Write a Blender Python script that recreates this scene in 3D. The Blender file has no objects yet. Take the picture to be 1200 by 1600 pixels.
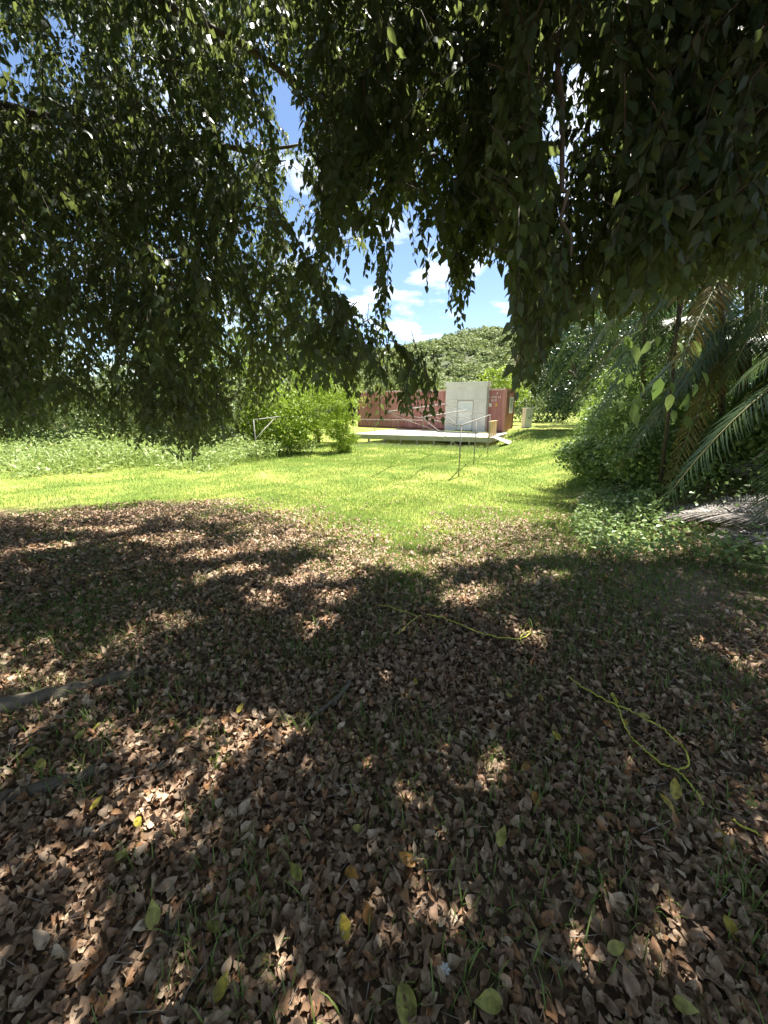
import bpy, math, random
import numpy as np
from mathutils import Vector, Matrix, Quaternion, noise as mnoise

rng = np.random.default_rng(7)
random.seed(7)
scene = bpy.context.scene
COL = scene.collection
R = math.radians

# ------------------------------------------------------------------ camera, sky, sun, exposure
EYE = 1.65
PITCH = math.atan(170 / 600)
cam_d = bpy.data.cameras.new('camera')
cam = bpy.data.objects.new('camera', cam_d)
COL.objects.link(cam)
cam_d.sensor_fit = 'VERTICAL'
cam_d.sensor_height = 36
cam_d.lens = 13.5
cam_d.clip_start = 0.02
cam_d.clip_end = 3000
cam.location = (0, 0, EYE)
cam.rotation_euler = (math.pi / 2 - PITCH, 0, 0)
scene.camera = cam

SUN_EL = R(65)
SUN_AZ = R(34)                                    # to the right of straight ahead (+Y)
TO_SUN = np.array([math.cos(SUN_EL) * math.sin(SUN_AZ), math.cos(SUN_EL) * math.cos(SUN_AZ), math.sin(SUN_EL)])

world = bpy.data.worlds.new('World')
scene.world = world
world.use_nodes = True
wn, wl = world.node_tree.nodes, world.node_tree.links
wn.clear()
w_out = wn.new('ShaderNodeOutputWorld')
w_bg = wn.new('ShaderNodeBackground')
w_sky = wn.new('ShaderNodeTexSky')
w_sky.sky_type = 'NISHITA'
w_sky.sun_disc = False
w_sky.sun_elevation = SUN_EL
w_sky.sun_rotation = SUN_AZ
w_sky.air_density = 0.8
w_sky.dust_density = 0.2
w_sky.ozone_density = 1.6
w_bg.inputs['Strength'].default_value = 0.060
tc = wn.new('ShaderNodeTexCoord')
sep = wn.new('ShaderNodeSeparateXYZ')
wl.new(tc.outputs['Generated'], sep.inputs[0])
den = wn.new('ShaderNodeMath'); den.operation = 'ADD'; den.inputs[1].default_value = 0.16
wl.new(sep.outputs['Z'], den.inputs[0])
dx = wn.new('ShaderNodeMath'); dx.operation = 'DIVIDE'
dy = wn.new('ShaderNodeMath'); dy.operation = 'DIVIDE'
wl.new(sep.outputs['X'], dx.inputs[0]); wl.new(den.outputs[0], dx.inputs[1])
wl.new(sep.outputs['Y'], dy.inputs[0]); wl.new(den.outputs[0], dy.inputs[1])
cmb = wn.new('ShaderNodeCombineXYZ')
wl.new(dx.outputs[0], cmb.inputs[0]); wl.new(dy.outputs[0], cmb.inputs[1])
w_no = wn.new('ShaderNodeTexNoise')
w_no.inputs['Scale'].default_value = 2.6
w_no.inputs['Detail'].default_value = 7
w_no.inputs['Roughness'].default_value = 0.55
wl.new(cmb.outputs[0], w_no.inputs['Vector'])
w_cr = wn.new('ShaderNodeValToRGB')
w_cr.color_ramp.elements[0].position = 0.50
w_cr.color_ramp.elements[0].color = (0, 0, 0, 1)
w_cr.color_ramp.elements[1].position = 0.70
w_cr.color_ramp.elements[1].color = (1, 1, 1, 1)
wl.new(w_no.outputs['Fac'], w_cr.inputs[0])
w_mx = wn.new('ShaderNodeMix'); w_mx.data_type = 'RGBA'
wl.new(w_cr.outputs[0], w_mx.inputs['Factor'])
w_hs = wn.new('ShaderNodeHueSaturation'); w_hs.inputs['Saturation'].default_value = 1.0
wl.new(w_sky.outputs[0], w_hs.inputs['Color'])
wl.new(w_hs.outputs[0], w_mx.inputs['A'])
w_mx.inputs['B'].default_value = (8.6, 8.8, 9.2, 1)
wl.new(w_mx.outputs['Result'], w_bg.inputs['Color'])
wl.new(w_bg.outputs[0], w_out.inputs['Surface'])

sun_d = bpy.data.lights.new('sun', 'SUN')
sun_d.energy = 5.0
sun_d.angle = R(0.53)
sun_d.color = (1.0, 0.95, 0.87)
sun = bpy.data.objects.new('sun', sun_d)
COL.objects.link(sun)
sun.rotation_mode = 'QUATERNION'
sun.rotation_quaternion = Vector(TO_SUN).to_track_quat('Z', 'Y')

scene.view_settings.view_transform = 'Standard'
scene.view_settings.look = 'None'
scene.view_settings.exposure = 1.95
scene.view_settings.gamma = 1.0
scene.view_settings.use_curve_mapping = False
scene.render.engine = 'CYCLES'
cy = scene.cycles
cy.use_denoising = True
cy.max_bounces = 8
cy.diffuse_bounces = 5
cy.glossy_bounces = 2
cy.transmission_bounces = 5
cy.sample_clamp_indirect = 6
cy.use_adaptive_sampling = True
cy.adaptive_threshold = 0.02

# ------------------------------------------------------------------ pixel helpers (photo pixels 1200 x 1600)
CP, SP = math.cos(PITCH), math.sin(PITCH)
def ray(px, py):
    u, v = (px - 600) / 600.0, (800 - py) / 600.0
    return np.array([u, CP + v * SP, -SP + v * CP])
def at(px, py, z):                                # point at axis depth z metres
    return np.array([0, 0, EYE]) + ray(px, py) * z
def project(P):
    P = np.atleast_2d(P)
    x, y, z = P[:, 0], P[:, 1], P[:, 2] - EYE
    d = y * CP - z * SP
    d = np.where(np.abs(d) < 1e-4, 1e-4, d)
    v = (y * SP + z * CP) / d
    return 600 + 600 * x / d, 800 - 600 * v, d

def sstep(a, b, x):
    t = np.clip((np.asarray(x, float) - a) / (b - a), 0, 1)
    return t * t * (3 - 2 * t)
def gz(x, y):
    x = np.asarray(x, float); y = np.asarray(y, float)
    z = -0.62 * sstep(1.0, 12.0, y)
    z = z + 0.50 * sstep(6.0, 9.5, x) * sstep(13, 22, y)
    z = z + 0.95 * sstep(2.3, 6.2, x - 0.16 * y) * sstep(1.8, 5.0, y) * (1 - sstep(13, 19, y))
    z = z - 0.36 * sstep(13, 20, y) * (1 - sstep(6.0, 9.5, x))
    z = z + 0.25 * sstep(-4, -14, x) * sstep(4, 14, y)
    z = z + 0.030 * np.sin(x * 1.7 + 0.6 * y) * np.cos(y * 1.3 - 0.4 * x) + 0.012 * np.sin(4.1 * x + 1.0) * np.sin(3.7 * y)
    return z
def gp(px, py, up=0.0):                           # ground point under a photo pixel
    r = ray(px, py)
    t = 0.5
    step = 0.02
    o = np.array([0, 0, EYE])
    while t < 60:
        p = o + r * t
        if p[2] <= gz(p[0], p[1]):
            break
        t += step * max(1, t * 0.3)
    lo, hi = t - step * max(1, t * 0.35), t
    for _ in range(20):
        m = (lo + hi) / 2
        p = o + r * m
        if p[2] <= gz(p[0], p[1]): hi = m
        else: lo = m
    p = o + r * hi
    return np.array([p[0], p[1], float(gz(p[0], p[1])) + up])

def inpoly(x, y, poly):
    x = np.asarray(x, float); y = np.asarray(y, float)
    c = np.zeros(x.shape, bool)
    n = len(poly)
    for i in range(n):
        x1, y1 = poly[i]; x2, y2 = poly[(i + 1) % n]
        if y1 == y2: continue
        k = ((y1 > y) != (y2 > y)) & (x < (x2 - x1) * (y - y1) / (y2 - y1) + x1)
        c ^= k
    return c

# ------------------------------------------------------------------ object helpers
def tag(o, label=None, cat=None, group=None, kind=None):
    if label: o['label'] = label
    if cat: o['category'] = cat
    if group: o['group'] = group
    if kind: o['kind'] = kind
    return o
def empty(name, loc=(0, 0, 0)):
    o = bpy.data.objects.new(name, None)
    COL.objects.link(o)
    o.location = Vector(loc)
    o.empty_display_size = 0.2
    return o
def link(name, me, parent=None, m=None):
    o = bpy.data.objects.new(name, me)
    COL.objects.link(o)
    if m is not None and len(me.materials) == 0: me.materials.append(m)
    if parent is not None:
        o.parent = parent
        o.matrix_parent_inverse = Matrix.Translation(-Vector(parent.location))
    return o

def mesh_bulk(name, V, faces, smooth=False):
    """V: (n,k,3) instances of one template, faces: list of index tuples in the template."""
    n, k = V.shape[0], V.shape[1]
    me = bpy.data.meshes.new(name)
    sizes = np.array([len(f) for f in faces], np.int32)
    flat = np.array([i for f in faces for i in f], np.int32)
    loops = (flat[None, :] + (np.arange(n, dtype=np.int32) * k)[:, None]).ravel()
    ls = np.tile(sizes, n)
    starts = np.concatenate([[0], np.cumsum(ls)[:-1]]).astype(np.int32)
    me.vertices.add(n * k)
    me.vertices.foreach_set('co', np.ascontiguousarray(V.reshape(-1), np.float32))
    me.loops.add(len(loops))
    me.loops.foreach_set('vertex_index', loops.astype(np.int32))
    me.polygons.add(len(ls))
    me.polygons.foreach_set('loop_start', starts)
    if smooth:
        me.polygons.foreach_set('use_smooth', np.ones(len(ls), bool))
    me.update(calc_edges=True)
    return me

def mesh_py(name, verts, faces, smooth=False):
    me = bpy.data.meshes.new(name)
    me.from_pydata([tuple(map(float, v)) for v in verts], [], faces)
    if smooth:
        me.polygons.foreach_set('use_smooth', np.ones(len(me.polygons), bool))
    me.update()
    return me

class MB:
    def __init__(self): self.v = []; self.f = []
    def frame_box(self, o, ax, ay, az, x0, x1, y0, y1, z0, z1):
        b = len(self.v)
        for zz in (z0, z1):
            for (xx, yy) in ((x0, y0), (x1, y0), (x1, y1), (x0, y1)):
                self.v.append(np.asarray(o) + np.asarray(ax) * xx + np.asarray(ay) * yy + np.asarray(az) * zz)
        for f in ((0, 3, 2, 1), (4, 5, 6, 7), (0, 1, 5, 4), (1, 2, 6, 5), (2, 3, 7, 6), (3, 0, 4, 7)):
            self.f.append(tuple(b + i for i in f))
        return self
    def tube(self, pts, rad, n=8, caps=True):
        pts = [np.asarray(p, float) for p in pts]
        if np.isscalar(rad): rad = [rad] * len(pts)
        b = len(self.v)
        up = np.array([0.13, 0.27, 0.95])
        for i, p in enumerate(pts):
            d = pts[min(i + 1, len(pts) - 1)] - pts[max(i - 1, 0)]
            d = d / (np.linalg.norm(d) + 1e-9)
            a = np.cross(d, up)
            if np.linalg.norm(a) < 0.2: a = np.cross(d, np.array([1.0, 0.1, 0]))
            a /= np.linalg.norm(a)
            c = np.cross(d, a)
            for k in range(n):
                t = 2 * math.pi * k / n
                self.v.append(p + rad[i] * (math.cos(t) * a + math.sin(t) * c))
        for i in range(len(pts) - 1):
            for k in range(n):
                k2 = (k + 1) % n
                self.f.append((b + i * n + k, b + i * n + k2, b + (i + 1) * n + k2, b + (i + 1) * n + k))
        if caps:
            self.f.append(tuple(b + k for k in reversed(range(n))))
            self.f.append(tuple(b + (len(pts) - 1) * n + k for k in range(n)))
        return self
    def build(self, name, m, parent=None, smooth=False):
        return link(name, mesh_py(name, self.v, self.f, smooth), parent, m)

# ------------------------------------------------------------------ materials
def ramp(nt, cols):
    n = nt.nodes.new('ShaderNodeValToRGB')
    el = n.color_ramp.elements
    while len(el) < len(cols): el.new(0.5)
    for i, c in enumerate(cols):
        p, c = c if isinstance(c[0], (int, float)) and len(c) == 2 else (i / max(1, len(cols) - 1), c)
        el[i].position = p
        el[i].color = (*c, 1)
    return n
def rand_val(nt):
    g = nt.nodes.new('ShaderNodeNewGeometry')
    o = nt.nodes.new('ShaderNodeObjectInfo')
    a = nt.nodes.new('ShaderNodeMath'); a.operation = 'ADD'
    nt.links.new(g.outputs['Random Per Island'], a.inputs[0])
    nt.links.new(o.outputs['Random'], a.inputs[1])
    f = nt.nodes.new('ShaderNodeMath'); f.operation = 'FRACT'
    nt.links.new(a.outputs[0], f.inputs[0])
    return f.outputs[0]
def leaf_mat(name, cols, rough=0.5, trans=0.3, tcol=None, spec=0.4, grain=0.0, gscale=60, patch=0.0, pscale=1.0):
    m = bpy.data.materials.new(name); m.use_nodes = True
    nt = m.node_tree
    b = nt.nodes['Principled BSDF']
    b.inputs['Roughness'].default_value = rough
    b.inputs['Specular IOR Level'].default_value = spec
    r = ramp(nt, cols)
    rv = rand_val(nt)
    if patch > 0:
        pn = nt.nodes.new('ShaderNodeTexNoise'); pn.inputs['Scale'].default_value = pscale; pn.inputs['Detail'].default_value = 3
        pg = nt.nodes.new('ShaderNodeNewGeometry'); nt.links.new(pg.outputs['Position'], pn.inputs['Vector'])
        st = nt.nodes.new('ShaderNodeMapRange'); st.inputs['From Min'].default_value = .3; st.inputs['From Max'].default_value = .7
        nt.links.new(pn.outputs['Fac'], st.inputs['Value'])
        pm = nt.nodes.new('ShaderNodeMix'); pm.inputs['Factor'].default_value = patch
        nt.links.new(rv, pm.inputs['A']); nt.links.new(st.outputs[0], pm.inputs['B'])
        rv = pm.outputs['Result']
    nt.links.new(rv, r.inputs[0])
    colout = r.outputs[0]
    if grain > 0:
        no = nt.nodes.new('ShaderNodeTexNoise'); no.inputs['Scale'].default_value = gscale; no.inputs['Detail'].default_value = 4
        geo = nt.nodes.new('ShaderNodeNewGeometry')
        nt.links.new(geo.outputs['Position'], no.inputs['Vector'])
        hs = nt.nodes.new('ShaderNodeMix'); hs.data_type = 'RGBA'; hs.blend_type = 'MULTIPLY'
        rr = ramp(nt, [(0.3, (1 - grain,) * 3), (0.7, (1.15,) * 3)])
        nt.links.new(no.outputs['Fac'], rr.inputs[0])
        hs.inputs['Factor'].default_value = 1
        nt.links.new(colout, hs.inputs['A']); nt.links.new(rr.outputs[0], hs.inputs['B'])
        colout = hs.outputs['Result']
    nt.links.new(colout, b.inputs['Base Color'])
    if trans > 0:
        t = nt.nodes.new('ShaderNodeBsdfTranslucent')
        if tcol:
            t.inputs['Color'].default_value = (*tcol, 1)
        else:
            nt.links.new(colout, t.inputs['Color'])
        mx = nt.nodes.new('ShaderNodeMixShader'); mx.inputs[0].default_value = trans
        nt.links.new(b.outputs[0], mx.inputs[1]); nt.links.new(t.outputs[0], mx.inputs[2])
        nt.links.new(mx.outputs[0], nt.nodes['Material Output'].inputs['Surface'])
    return m
def solid(name, c1, c2=None, scale=6, rough=0.7, metal=0.0, bump=0.0, bscale=40, detail=6, stretch=None, spec=0.4):
    m = bpy.data.materials.new(name); m.use_nodes = True
    nt = m.node_tree
    b = nt.nodes['Principled BSDF']
    b.inputs['Roughness'].default_value = rough
    b.inputs['Metallic'].default_value = metal
    b.inputs['Specular IOR Level'].default_value = spec
    geo = nt.nodes.new('ShaderNodeNewGeometry')
    vec = geo.outputs['Position']
    if stretch:
        mp = nt.nodes.new('ShaderNodeMapping'); mp.inputs['Scale'].default_value = stretch
        nt.links.new(vec, mp.inputs[0]); vec = mp.outputs[0]
    no = nt.nodes.new('ShaderNodeTexNoise'); no.inputs['Scale'].default_value = scale; no.inputs['Detail'].default_value = detail
    no.inputs['Roughness'].default_value = 0.65
    nt.links.new(vec, no.inputs['Vector'])
    r = ramp(nt, [(0.32, c1), (0.68, c2 or c1)])
    nt.links.new(no.outputs['Fac'], r.inputs[0])
    nt.links.new(r.outputs[0], b.inputs['Base Color'])
    if bump:
        n2 = nt.nodes.new('ShaderNodeTexNoise'); n2.inputs['Scale'].default_value = bscale; n2.inputs['Detail'].default_value = 5
        nt.links.new(vec, n2.inputs['Vector'])
        bp = nt.nodes.new('ShaderNodeBump'); bp.inputs['Strength'].default_value = bump; bp.inputs['Distance'].default_value = 0.02
        nt.links.new(n2.outputs['Fac'], bp.inputs['Height'])
        nt.links.new(bp.outputs[0], b.inputs['Normal'])
    return m

M = {}
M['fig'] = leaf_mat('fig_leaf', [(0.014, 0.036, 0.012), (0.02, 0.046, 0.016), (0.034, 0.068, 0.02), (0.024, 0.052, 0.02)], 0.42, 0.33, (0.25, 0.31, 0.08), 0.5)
M['bark'] = solid('bark', (0.075, 0.06, 0.045), (0.17, 0.14, 0.105), 9, 0.9, bump=0.6, bscale=30)
M['twig'] = solid('twig_bark', (0.05, 0.04, 0.03), (0.10, 0.08, 0.055), 20, 0.85)
M['litter'] = leaf_mat('dry_leaf', [(0.13, 0.076, 0.044), (0.31, 0.195, 0.12), (0.44, 0.315, 0.205), (0.22, 0.132, 0.08), (0.53, 0.41, 0.28), (0.37, 0.245, 0.155), (0.17, 0.10, 0.058), (0.41, 0.215, 0.10)], 0.58, 0.10, None, 0.35, 0.35, 45)
M['yleaf'] = leaf_mat('yellow_leaf', [(0.46, 0.32, 0.03), (0.55, 0.42, 0.06), (0.40, 0.34, 0.05)], 0.5, 0.2, None, 0.4, 0.7, 45)
M['gleaf'] = leaf_mat('greenish_leaf', [(0.36, 0.34, 0.07), (0.40, 0.37, 0.10), (0.30, 0.29, 0.06)], 0.5, 0.2, None, 0.4, 0.6, 45)
M['oleaf'] = leaf_mat('orange_leaf', [(0.40, 0.18, 0.04), (0.48, 0.26, 0.05), (0.34, 0.14, 0.04)], 0.5, 0.2, None, 0.4, 0.7, 45)
M['lawn'] = leaf_mat('lawn_blade', [(0.09, 0.19, 0.03), (0.15, 0.25, 0.04), (0.215, 0.31, 0.065), (0.285, 0.36, 0.095), (0.19, 0.29, 0.055), (0.50, 0.43, 0.20)], 0.55, 0.42, None, 0.3, patch=.55, pscale=.7)
M['shade_grass'] = leaf_mat('shade_grass_blade', [(0.11, 0.18, 0.035), (0.16, 0.24, 0.05), (0.23, 0.30, 0.08)], 0.5, 0.4, None, 0.4)
M['weed'] = leaf_mat('weed_leaf', [(0.16, 0.24, 0.05), (0.24, 0.32, 0.08), (0.31, 0.38, 0.12), (0.20, 0.28, 0.08), (0.36, 0.38, 0.16)], 0.5, 0.35, None, 0.45, patch=.5, pscale=1.1)
M['creeper'] = leaf_mat('creeper_leaf', [(0.12, 0.20, 0.045), (0.17, 0.26, 0.06), (0.24, 0.32, 0.085), (0.14, 0.22, 0.065)], 0.45, 0.32, None, 0.5)
M['shrub'] = leaf_mat('shrub_leaf', [(0.09, 0.14, 0.04), (0.14, 0.19, 0.06), (0.20, 0.24, 0.09)], 0.45, 0.35, None, 0.5, patch=.4, pscale=.8)
M['dark_tree'] = leaf_mat('dark_tree_leaf', [(0.035, 0.07, 0.02), (0.05, 0.095, 0.03), (0.08, 0.13, 0.04)], 0.36, 0.25, None, 0.6)
M['vine'] = leaf_mat('vine_leaf', [(0.22, 0.31, 0.03), (0.29, 0.38, 0.045), (0.17, 0.26, 0.03)], 0.5, 0.5, None, 0.35)
M['hillwood'] = leaf_mat('hill_forest_leaf', [(0.09, 0.13, 0.05), (0.15, 0.20, 0.065), (0.23, 0.27, 0.085), (0.14, 0.18, 0.08), (0.31, 0.32, 0.12)], 0.7, 0.25, None, 0.2, patch=.7, pscale=.16)
M['palm'] = leaf_mat('palm_leaflet', [(0.05, 0.095, 0.025), (0.075, 0.13, 0.035), (0.11, 0.16, 0.04)], 0.38, 0.25, None, 0.55)
M['palm_old'] = leaf_mat('old_palm_leaflet', [(0.22, 0.18, 0.05), (0.28, 0.21, 0.07), (0.16, 0.15, 0.04)], 0.5, 0.2, None, 0.4)
M['palm_dead'] = leaf_mat('dead_palm_leaflet', [(0.26, 0.23, 0.20), (0.34, 0.31, 0.28), (0.20, 0.175, 0.15)], 0.6, 0.08, None, 0.4)
M['rachis'] = solid('palm_rachis', (0.16, 0.17, 0.06), (0.24, 0.22, 0.09), 10, 0.5)
M['rachis_dead'] = solid('dead_palm_rachis', (0.26, 0.22, 0.18), (0.38, 0.33, 0.28), 10, 0.6)
M['string'] = solid('yellow_string', (0.42, 0.42, 0.05), (0.62, 0.62, 0.10), 14, 0.5)

# ------------------------------------------------------------------ leaf templates (length 1 along +Y from the stalk, +Z up)
LEAF_F = [(0, 2, 1), (0, 3, 2), (1, 2, 5, 4), (2, 3, 6, 5), (4, 5, 7), (5, 6, 7)]
def leaf_tpl(w=0.29, fold=0.07, curl=0.10, tip=1.0):
    return np.array([(0, 0, 0), (-w, .30, fold), (0, .30, 0), (w, .30, fold), (-w * .72, .62, fold - curl * .4), (0, .62, -curl * .4), (w * .72, .62, fold - curl * .4), (0, tip, -curl)], float)
FT4 = np.array([(0, 0, 0), (-.30, .36, .06), (0, .45, -.03), (.30, .36, .06), (0, 1.08, -.15)]); FT4_F = [(0, 2, 1), (0, 3, 2), (1, 2, 4), (2, 3, 4)]
DIA_F = [(0, 1, 2), (0, 2, 3)]
DIA = np.array([(0, 0, 0), (-.30, .45, .06), (0, 1, -.05), (.30, .45, .06)], float)

def frames(d, n_hint):
    """rotation matrices with Y along d and Z near n_hint, arrays (n,3)"""
    d = d / (np.linalg.norm(d, axis=1, keepdims=True) + 1e-9)
    x = np.cross(d, n_hint)
    ln = np.linalg.norm(x, axis=1, keepdims=True)
    bad = (ln[:, 0] < 1e-3)
    if bad.any():
        x[bad] = np.cross(d[bad], np.array([0.31, 0.7, 0.2]))
        ln = np.linalg.norm(x, axis=1, keepdims=True)
    x = x / ln
    z = np.cross(x, d)
    return np.stack([x, d, z], axis=2)             # columns
def place(tpl, P, Rm, S):
    """-> (n,k,3)"""
    return P[:, None, :] + S[:, None, None] * np.einsum('nij,kj->nki', Rm, tpl)
def rdir(n):
    v = rng.normal(size=(n, 3))
    return v / np.linalg.norm(v, axis=1, keepdims=True)

# ------------------------------------------------------------------ ground
def axis_coords(lo, hi, step, far_lo, far_hi):
    a = list(np.arange(lo, hi + 1e-6, step))
    s, x = step, hi
    while x < far_hi:
        s *= 1.35; x += s; a.append(x)
    s, x = step, lo
    while x > far_lo:
        s *= 1.35; x -= s; a.insert(0, x)
    return np.array(a)
gx = axis_coords(-13, 13, 0.16, -900, 900)
gy = axis_coords(-2, 26, 0.16, -700, 1500)
GX, GY = np.meshgrid(gx, gy)
GZ = gz(GX, GY)
nx, ny = len(gx), len(gy)
gv = np.stack([GX, GY, GZ], 2).reshape(-1, 3)
ii = np.arange((ny - 1) * (nx - 1)); r_, c_ = ii // (nx - 1), ii % (nx - 1)
q = np.stack([r_ * nx + c_, r_ * nx + c_ + 1, (r_ + 1) * nx + c_ + 1, (r_ + 1) * nx + c_], 1)
me = bpy.data.meshes.new('ground')
me.vertices.add(len(gv)); me.vertices.foreach_set('co', gv.astype(np.float32).ravel())
me.loops.add(q.size); me.loops.foreach_set('vertex_index', q.astype(np.int32).ravel())
me.polygons.add(len(q)); me.polygons.foreach_set('loop_start', (np.arange(len(q)) * 4).astype(np.int32))
me.polygons.foreach_set('use_smooth', np.ones(len(q), bool))
me.update(calc_edges=True)

# where the lawn ends and the bare, leaf-strewn soil under the trees begins (photo pixels of that line)
LINE = [(-500, 800), (0, 792), (120, 790), (250, 782), (330, 788), (420, 803), (480, 830), (560, 850), (620, 858), (690, 850), (745, 838), (800, 830), (850, 815), (905, 780), (935, 740)]
LINE_G = [gp(max(-300, x), y)[:2] for x, y in LINE[1:]]
LINE_G = [np.array([-14.0, 7.5])] + LINE_G
lx = np.array([p[0] for p in LINE_G]); ly = np.array([p[1] for p in LINE_G])
order = np.argsort(lx); lx, ly = lx[order], ly[order]
def edge_y(x):                                     # y of the soil/lawn line at x
    return np.interp(x, lx, ly)
def lawn_mask(x, y):
    wob = 0.35 * np.sin(x * 2.1 + 1) + 0.22 * np.sin(x * 5.3) + 0.15 * np.sin(y * 4 + x * 3)
    return sstep(-1.5, 0.6, y - edge_y(x) + wob)
def litter_fade(x, y):
    wob = 0.35 * np.sin(x * 2.1 + 1) + 0.22 * np.sin(x * 5.3) + 0.15 * np.sin(y * 4 + x * 3)
    return 1 - sstep(-1.6, 2.2, y - edge_y(x) + 1.4 * wob)
lm = lawn_mask(gv[:, 0], gv[:, 1])
soil = np.exp(-(((gv[:, 0] - 3.15) / 0.75) ** 2 + ((gv[:, 1] - 3.9) / 0.75) ** 2))
att = me.color_attributes.new('cover', 'FLOAT_COLOR', 'POINT')
cbuf = np.zeros((len(gv), 4), np.float32); cbuf[:, 0] = lm; cbuf[:, 1] = np.clip(soil * 1.3, 0, 1); cbuf[:, 3] = 1
att.data.foreach_set('color', cbuf.ravel())
gm = bpy.data.materials.new('ground_soil'); gm.use_nodes = True
nt = gm.node_tree; b = nt.nodes['Principled BSDF']; b.inputs['Roughness'].default_value = 0.95; b.inputs['Specular IOR Level'].default_value = 0.15
geo = nt.nodes.new('ShaderNodeNewGeometry')
n1 = nt.nodes.new('ShaderNodeTexNoise'); n1.inputs['Scale'].default_value = 14; n1.inputs['Detail'].default_value = 8
n2 = nt.nodes.new('ShaderNodeTexNoise'); n2.inputs['Scale'].default_value = 0.9; n2.inputs['Detail'].default_value = 5
nt.links.new(geo.outputs['Position'], n1.inputs['Vector']); nt.links.new(geo.outputs['Position'], n2.inputs['Vector'])
rs = ramp(nt, [(0.35, (0.07, 0.047, 0.032)), (0.65, (0.16, 0.11, 0.075))])
rl = ramp(nt, [(0.38, (0.14, 0.19, 0.035)), (0.6, (0.25, 0.27, 0.06)), (0.7, (0.33, 0.30, 0.11))])
rb = ramp(nt, [(0.35, (0.11, 0.085, 0.058)), (0.65, (0.19, 0.15, 0.105))])
nt.links.new(n1.outputs['Fac'], rs.inputs[0]); nt.links.new(n2.outputs['Fac'], rl.inputs[0]); nt.links.new(n1.outputs['Fac'], rb.inputs[0])
va = nt.nodes.new('ShaderNodeVertexColor'); va.layer_name = 'cover'
sp = nt.nodes.new('ShaderNodeSeparateColor'); nt.links.new(va.outputs[0], sp.inputs[0])
m1 = nt.nodes.new('ShaderNodeMix'); m1.data_type = 'RGBA'
nt.links.new(sp.outputs[0], m1.inputs['Factor']); nt.links.new(rs.outputs[0], m1.inputs['A']); nt.links.new(rl.outputs[0], m1.inputs['B'])
m2 = nt.nodes.new('ShaderNodeMix'); m2.data_type = 'RGBA'
nt.links.new(sp.outputs[1], m2.inputs['Factor']); nt.links.new(m1.outputs['Result'], m2.inputs['A']); nt.links.new(rb.outputs[0], m2.inputs['B'])
nt.links.new(m2.outputs['Result'], b.inputs['Base Color'])
bp = nt.nodes.new('ShaderNodeBump'); bp.inputs['Strength'].default_value = 0.5; bp.inputs['Distance'].default_value = 0.03
nt.links.new(n1.outputs['Fac'], bp.inputs['Height']); nt.links.new(bp.outputs[0], b.inputs['Normal'])
tag(link('ground', me, None, gm), kind='structure')

# ------------------------------------------------------------------ hill with its far-off wood
def hz(x, y):
    x = np.asarray(x, float); y = np.asarray(y, float)
    crest = 23 + 7 * sstep(-10, 75, x) + 4 * sstep(60, 200, x) + 5 * np.sin(x * 0.021 + 0.5) - 6 * sstep(-30, -160, x)
    return crest * sstep(70, 215, y + 8 * np.sin(x * 0.045)) - 1.2 + 1.2 * np.sin(x * 0.11) * np.sin(y * 0.09)
hx = np.arange(-320, 421, 8.0); hy = np.arange(64, 330, 8.0)
HX, HY = np.meshgrid(hx, hy)
HV = np.stack([HX, HY, hz(HX, HY)], 2).reshape(-1, 3)
hn = len(hx)
HF = [(j * hn + i, j * hn + i + 1, (j + 1) * hn + i + 1, (j + 1) * hn + i) for j in range(len(hy) - 1) for i in range(hn - 1)]
M['hill'] = solid('hill_soil_gap_shade', (0.04, 0.055, 0.02), (0.08, 0.09, 0.035), 0.2, 0.95)  # soil colour darkened to paint shaded gaps between the crowns
tag(link('hill', mesh_py('hill', HV, HF, True), None, M['hill']), kind='structure')

def cloud_leaves(centres, radii, per, size, up=0.35, flat=0.75):
    """leaf diamonds spread over lumpy shells; centres (n,3), radii (n,) -> P,R,S"""
    n = len(centres)
    C = np.repeat(centres, per, 0); rr = np.repeat(radii, per)
    d = rdir(n * per)
    d[:, 2] = np.abs(d[:, 2]) * 0.9 - 0.25
    rad = rr * (0.72 + 0.33 * rng.random(n * per))
    P = C + d * rad[:, None] * np.array([1, 1, flat])
    nrm = d + 0.9 * rdir(n * per) + np.array([0, 0, up])
    ydir = np.cross(nrm, rdir(n * per))
    return P, frames(ydir, nrm), size * (0.6 + 0.8 * rng.random(n * per))
nh = 1500
tx = rng.uniform(-90, 190, nh * 3); ty = rng.uniform(66, 226, nh * 3)
keep = rng.random(nh * 3) < 1.0
pxx, pyy, dd = project(np.stack([tx, ty, hz(tx, ty)], 1))
keep &= (pxx > 380) & (pxx < 1150)
tx, ty = tx[keep][:nh], ty[keep][:nh]
tr = rng.uniform(1.5, 4.8, len(tx)) * (0.55 + 0.45 * (ty / 200))
tc_ = np.stack([tx, ty, hz(tx, ty) + tr * 0.45], 1)
P, Rm, S = cloud_leaves(tc_, tr, 78, 1.0, 0.7)
tag(link('hill_forest', mesh_bulk('hill_forest', place(DIA * np.array([1.3, 1, 1]), P, Rm, S), DIA_F), None, M['hillwood']),
    'sunlit green forest covering the far hill behind the container', 'forest', kind='stuff')

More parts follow.
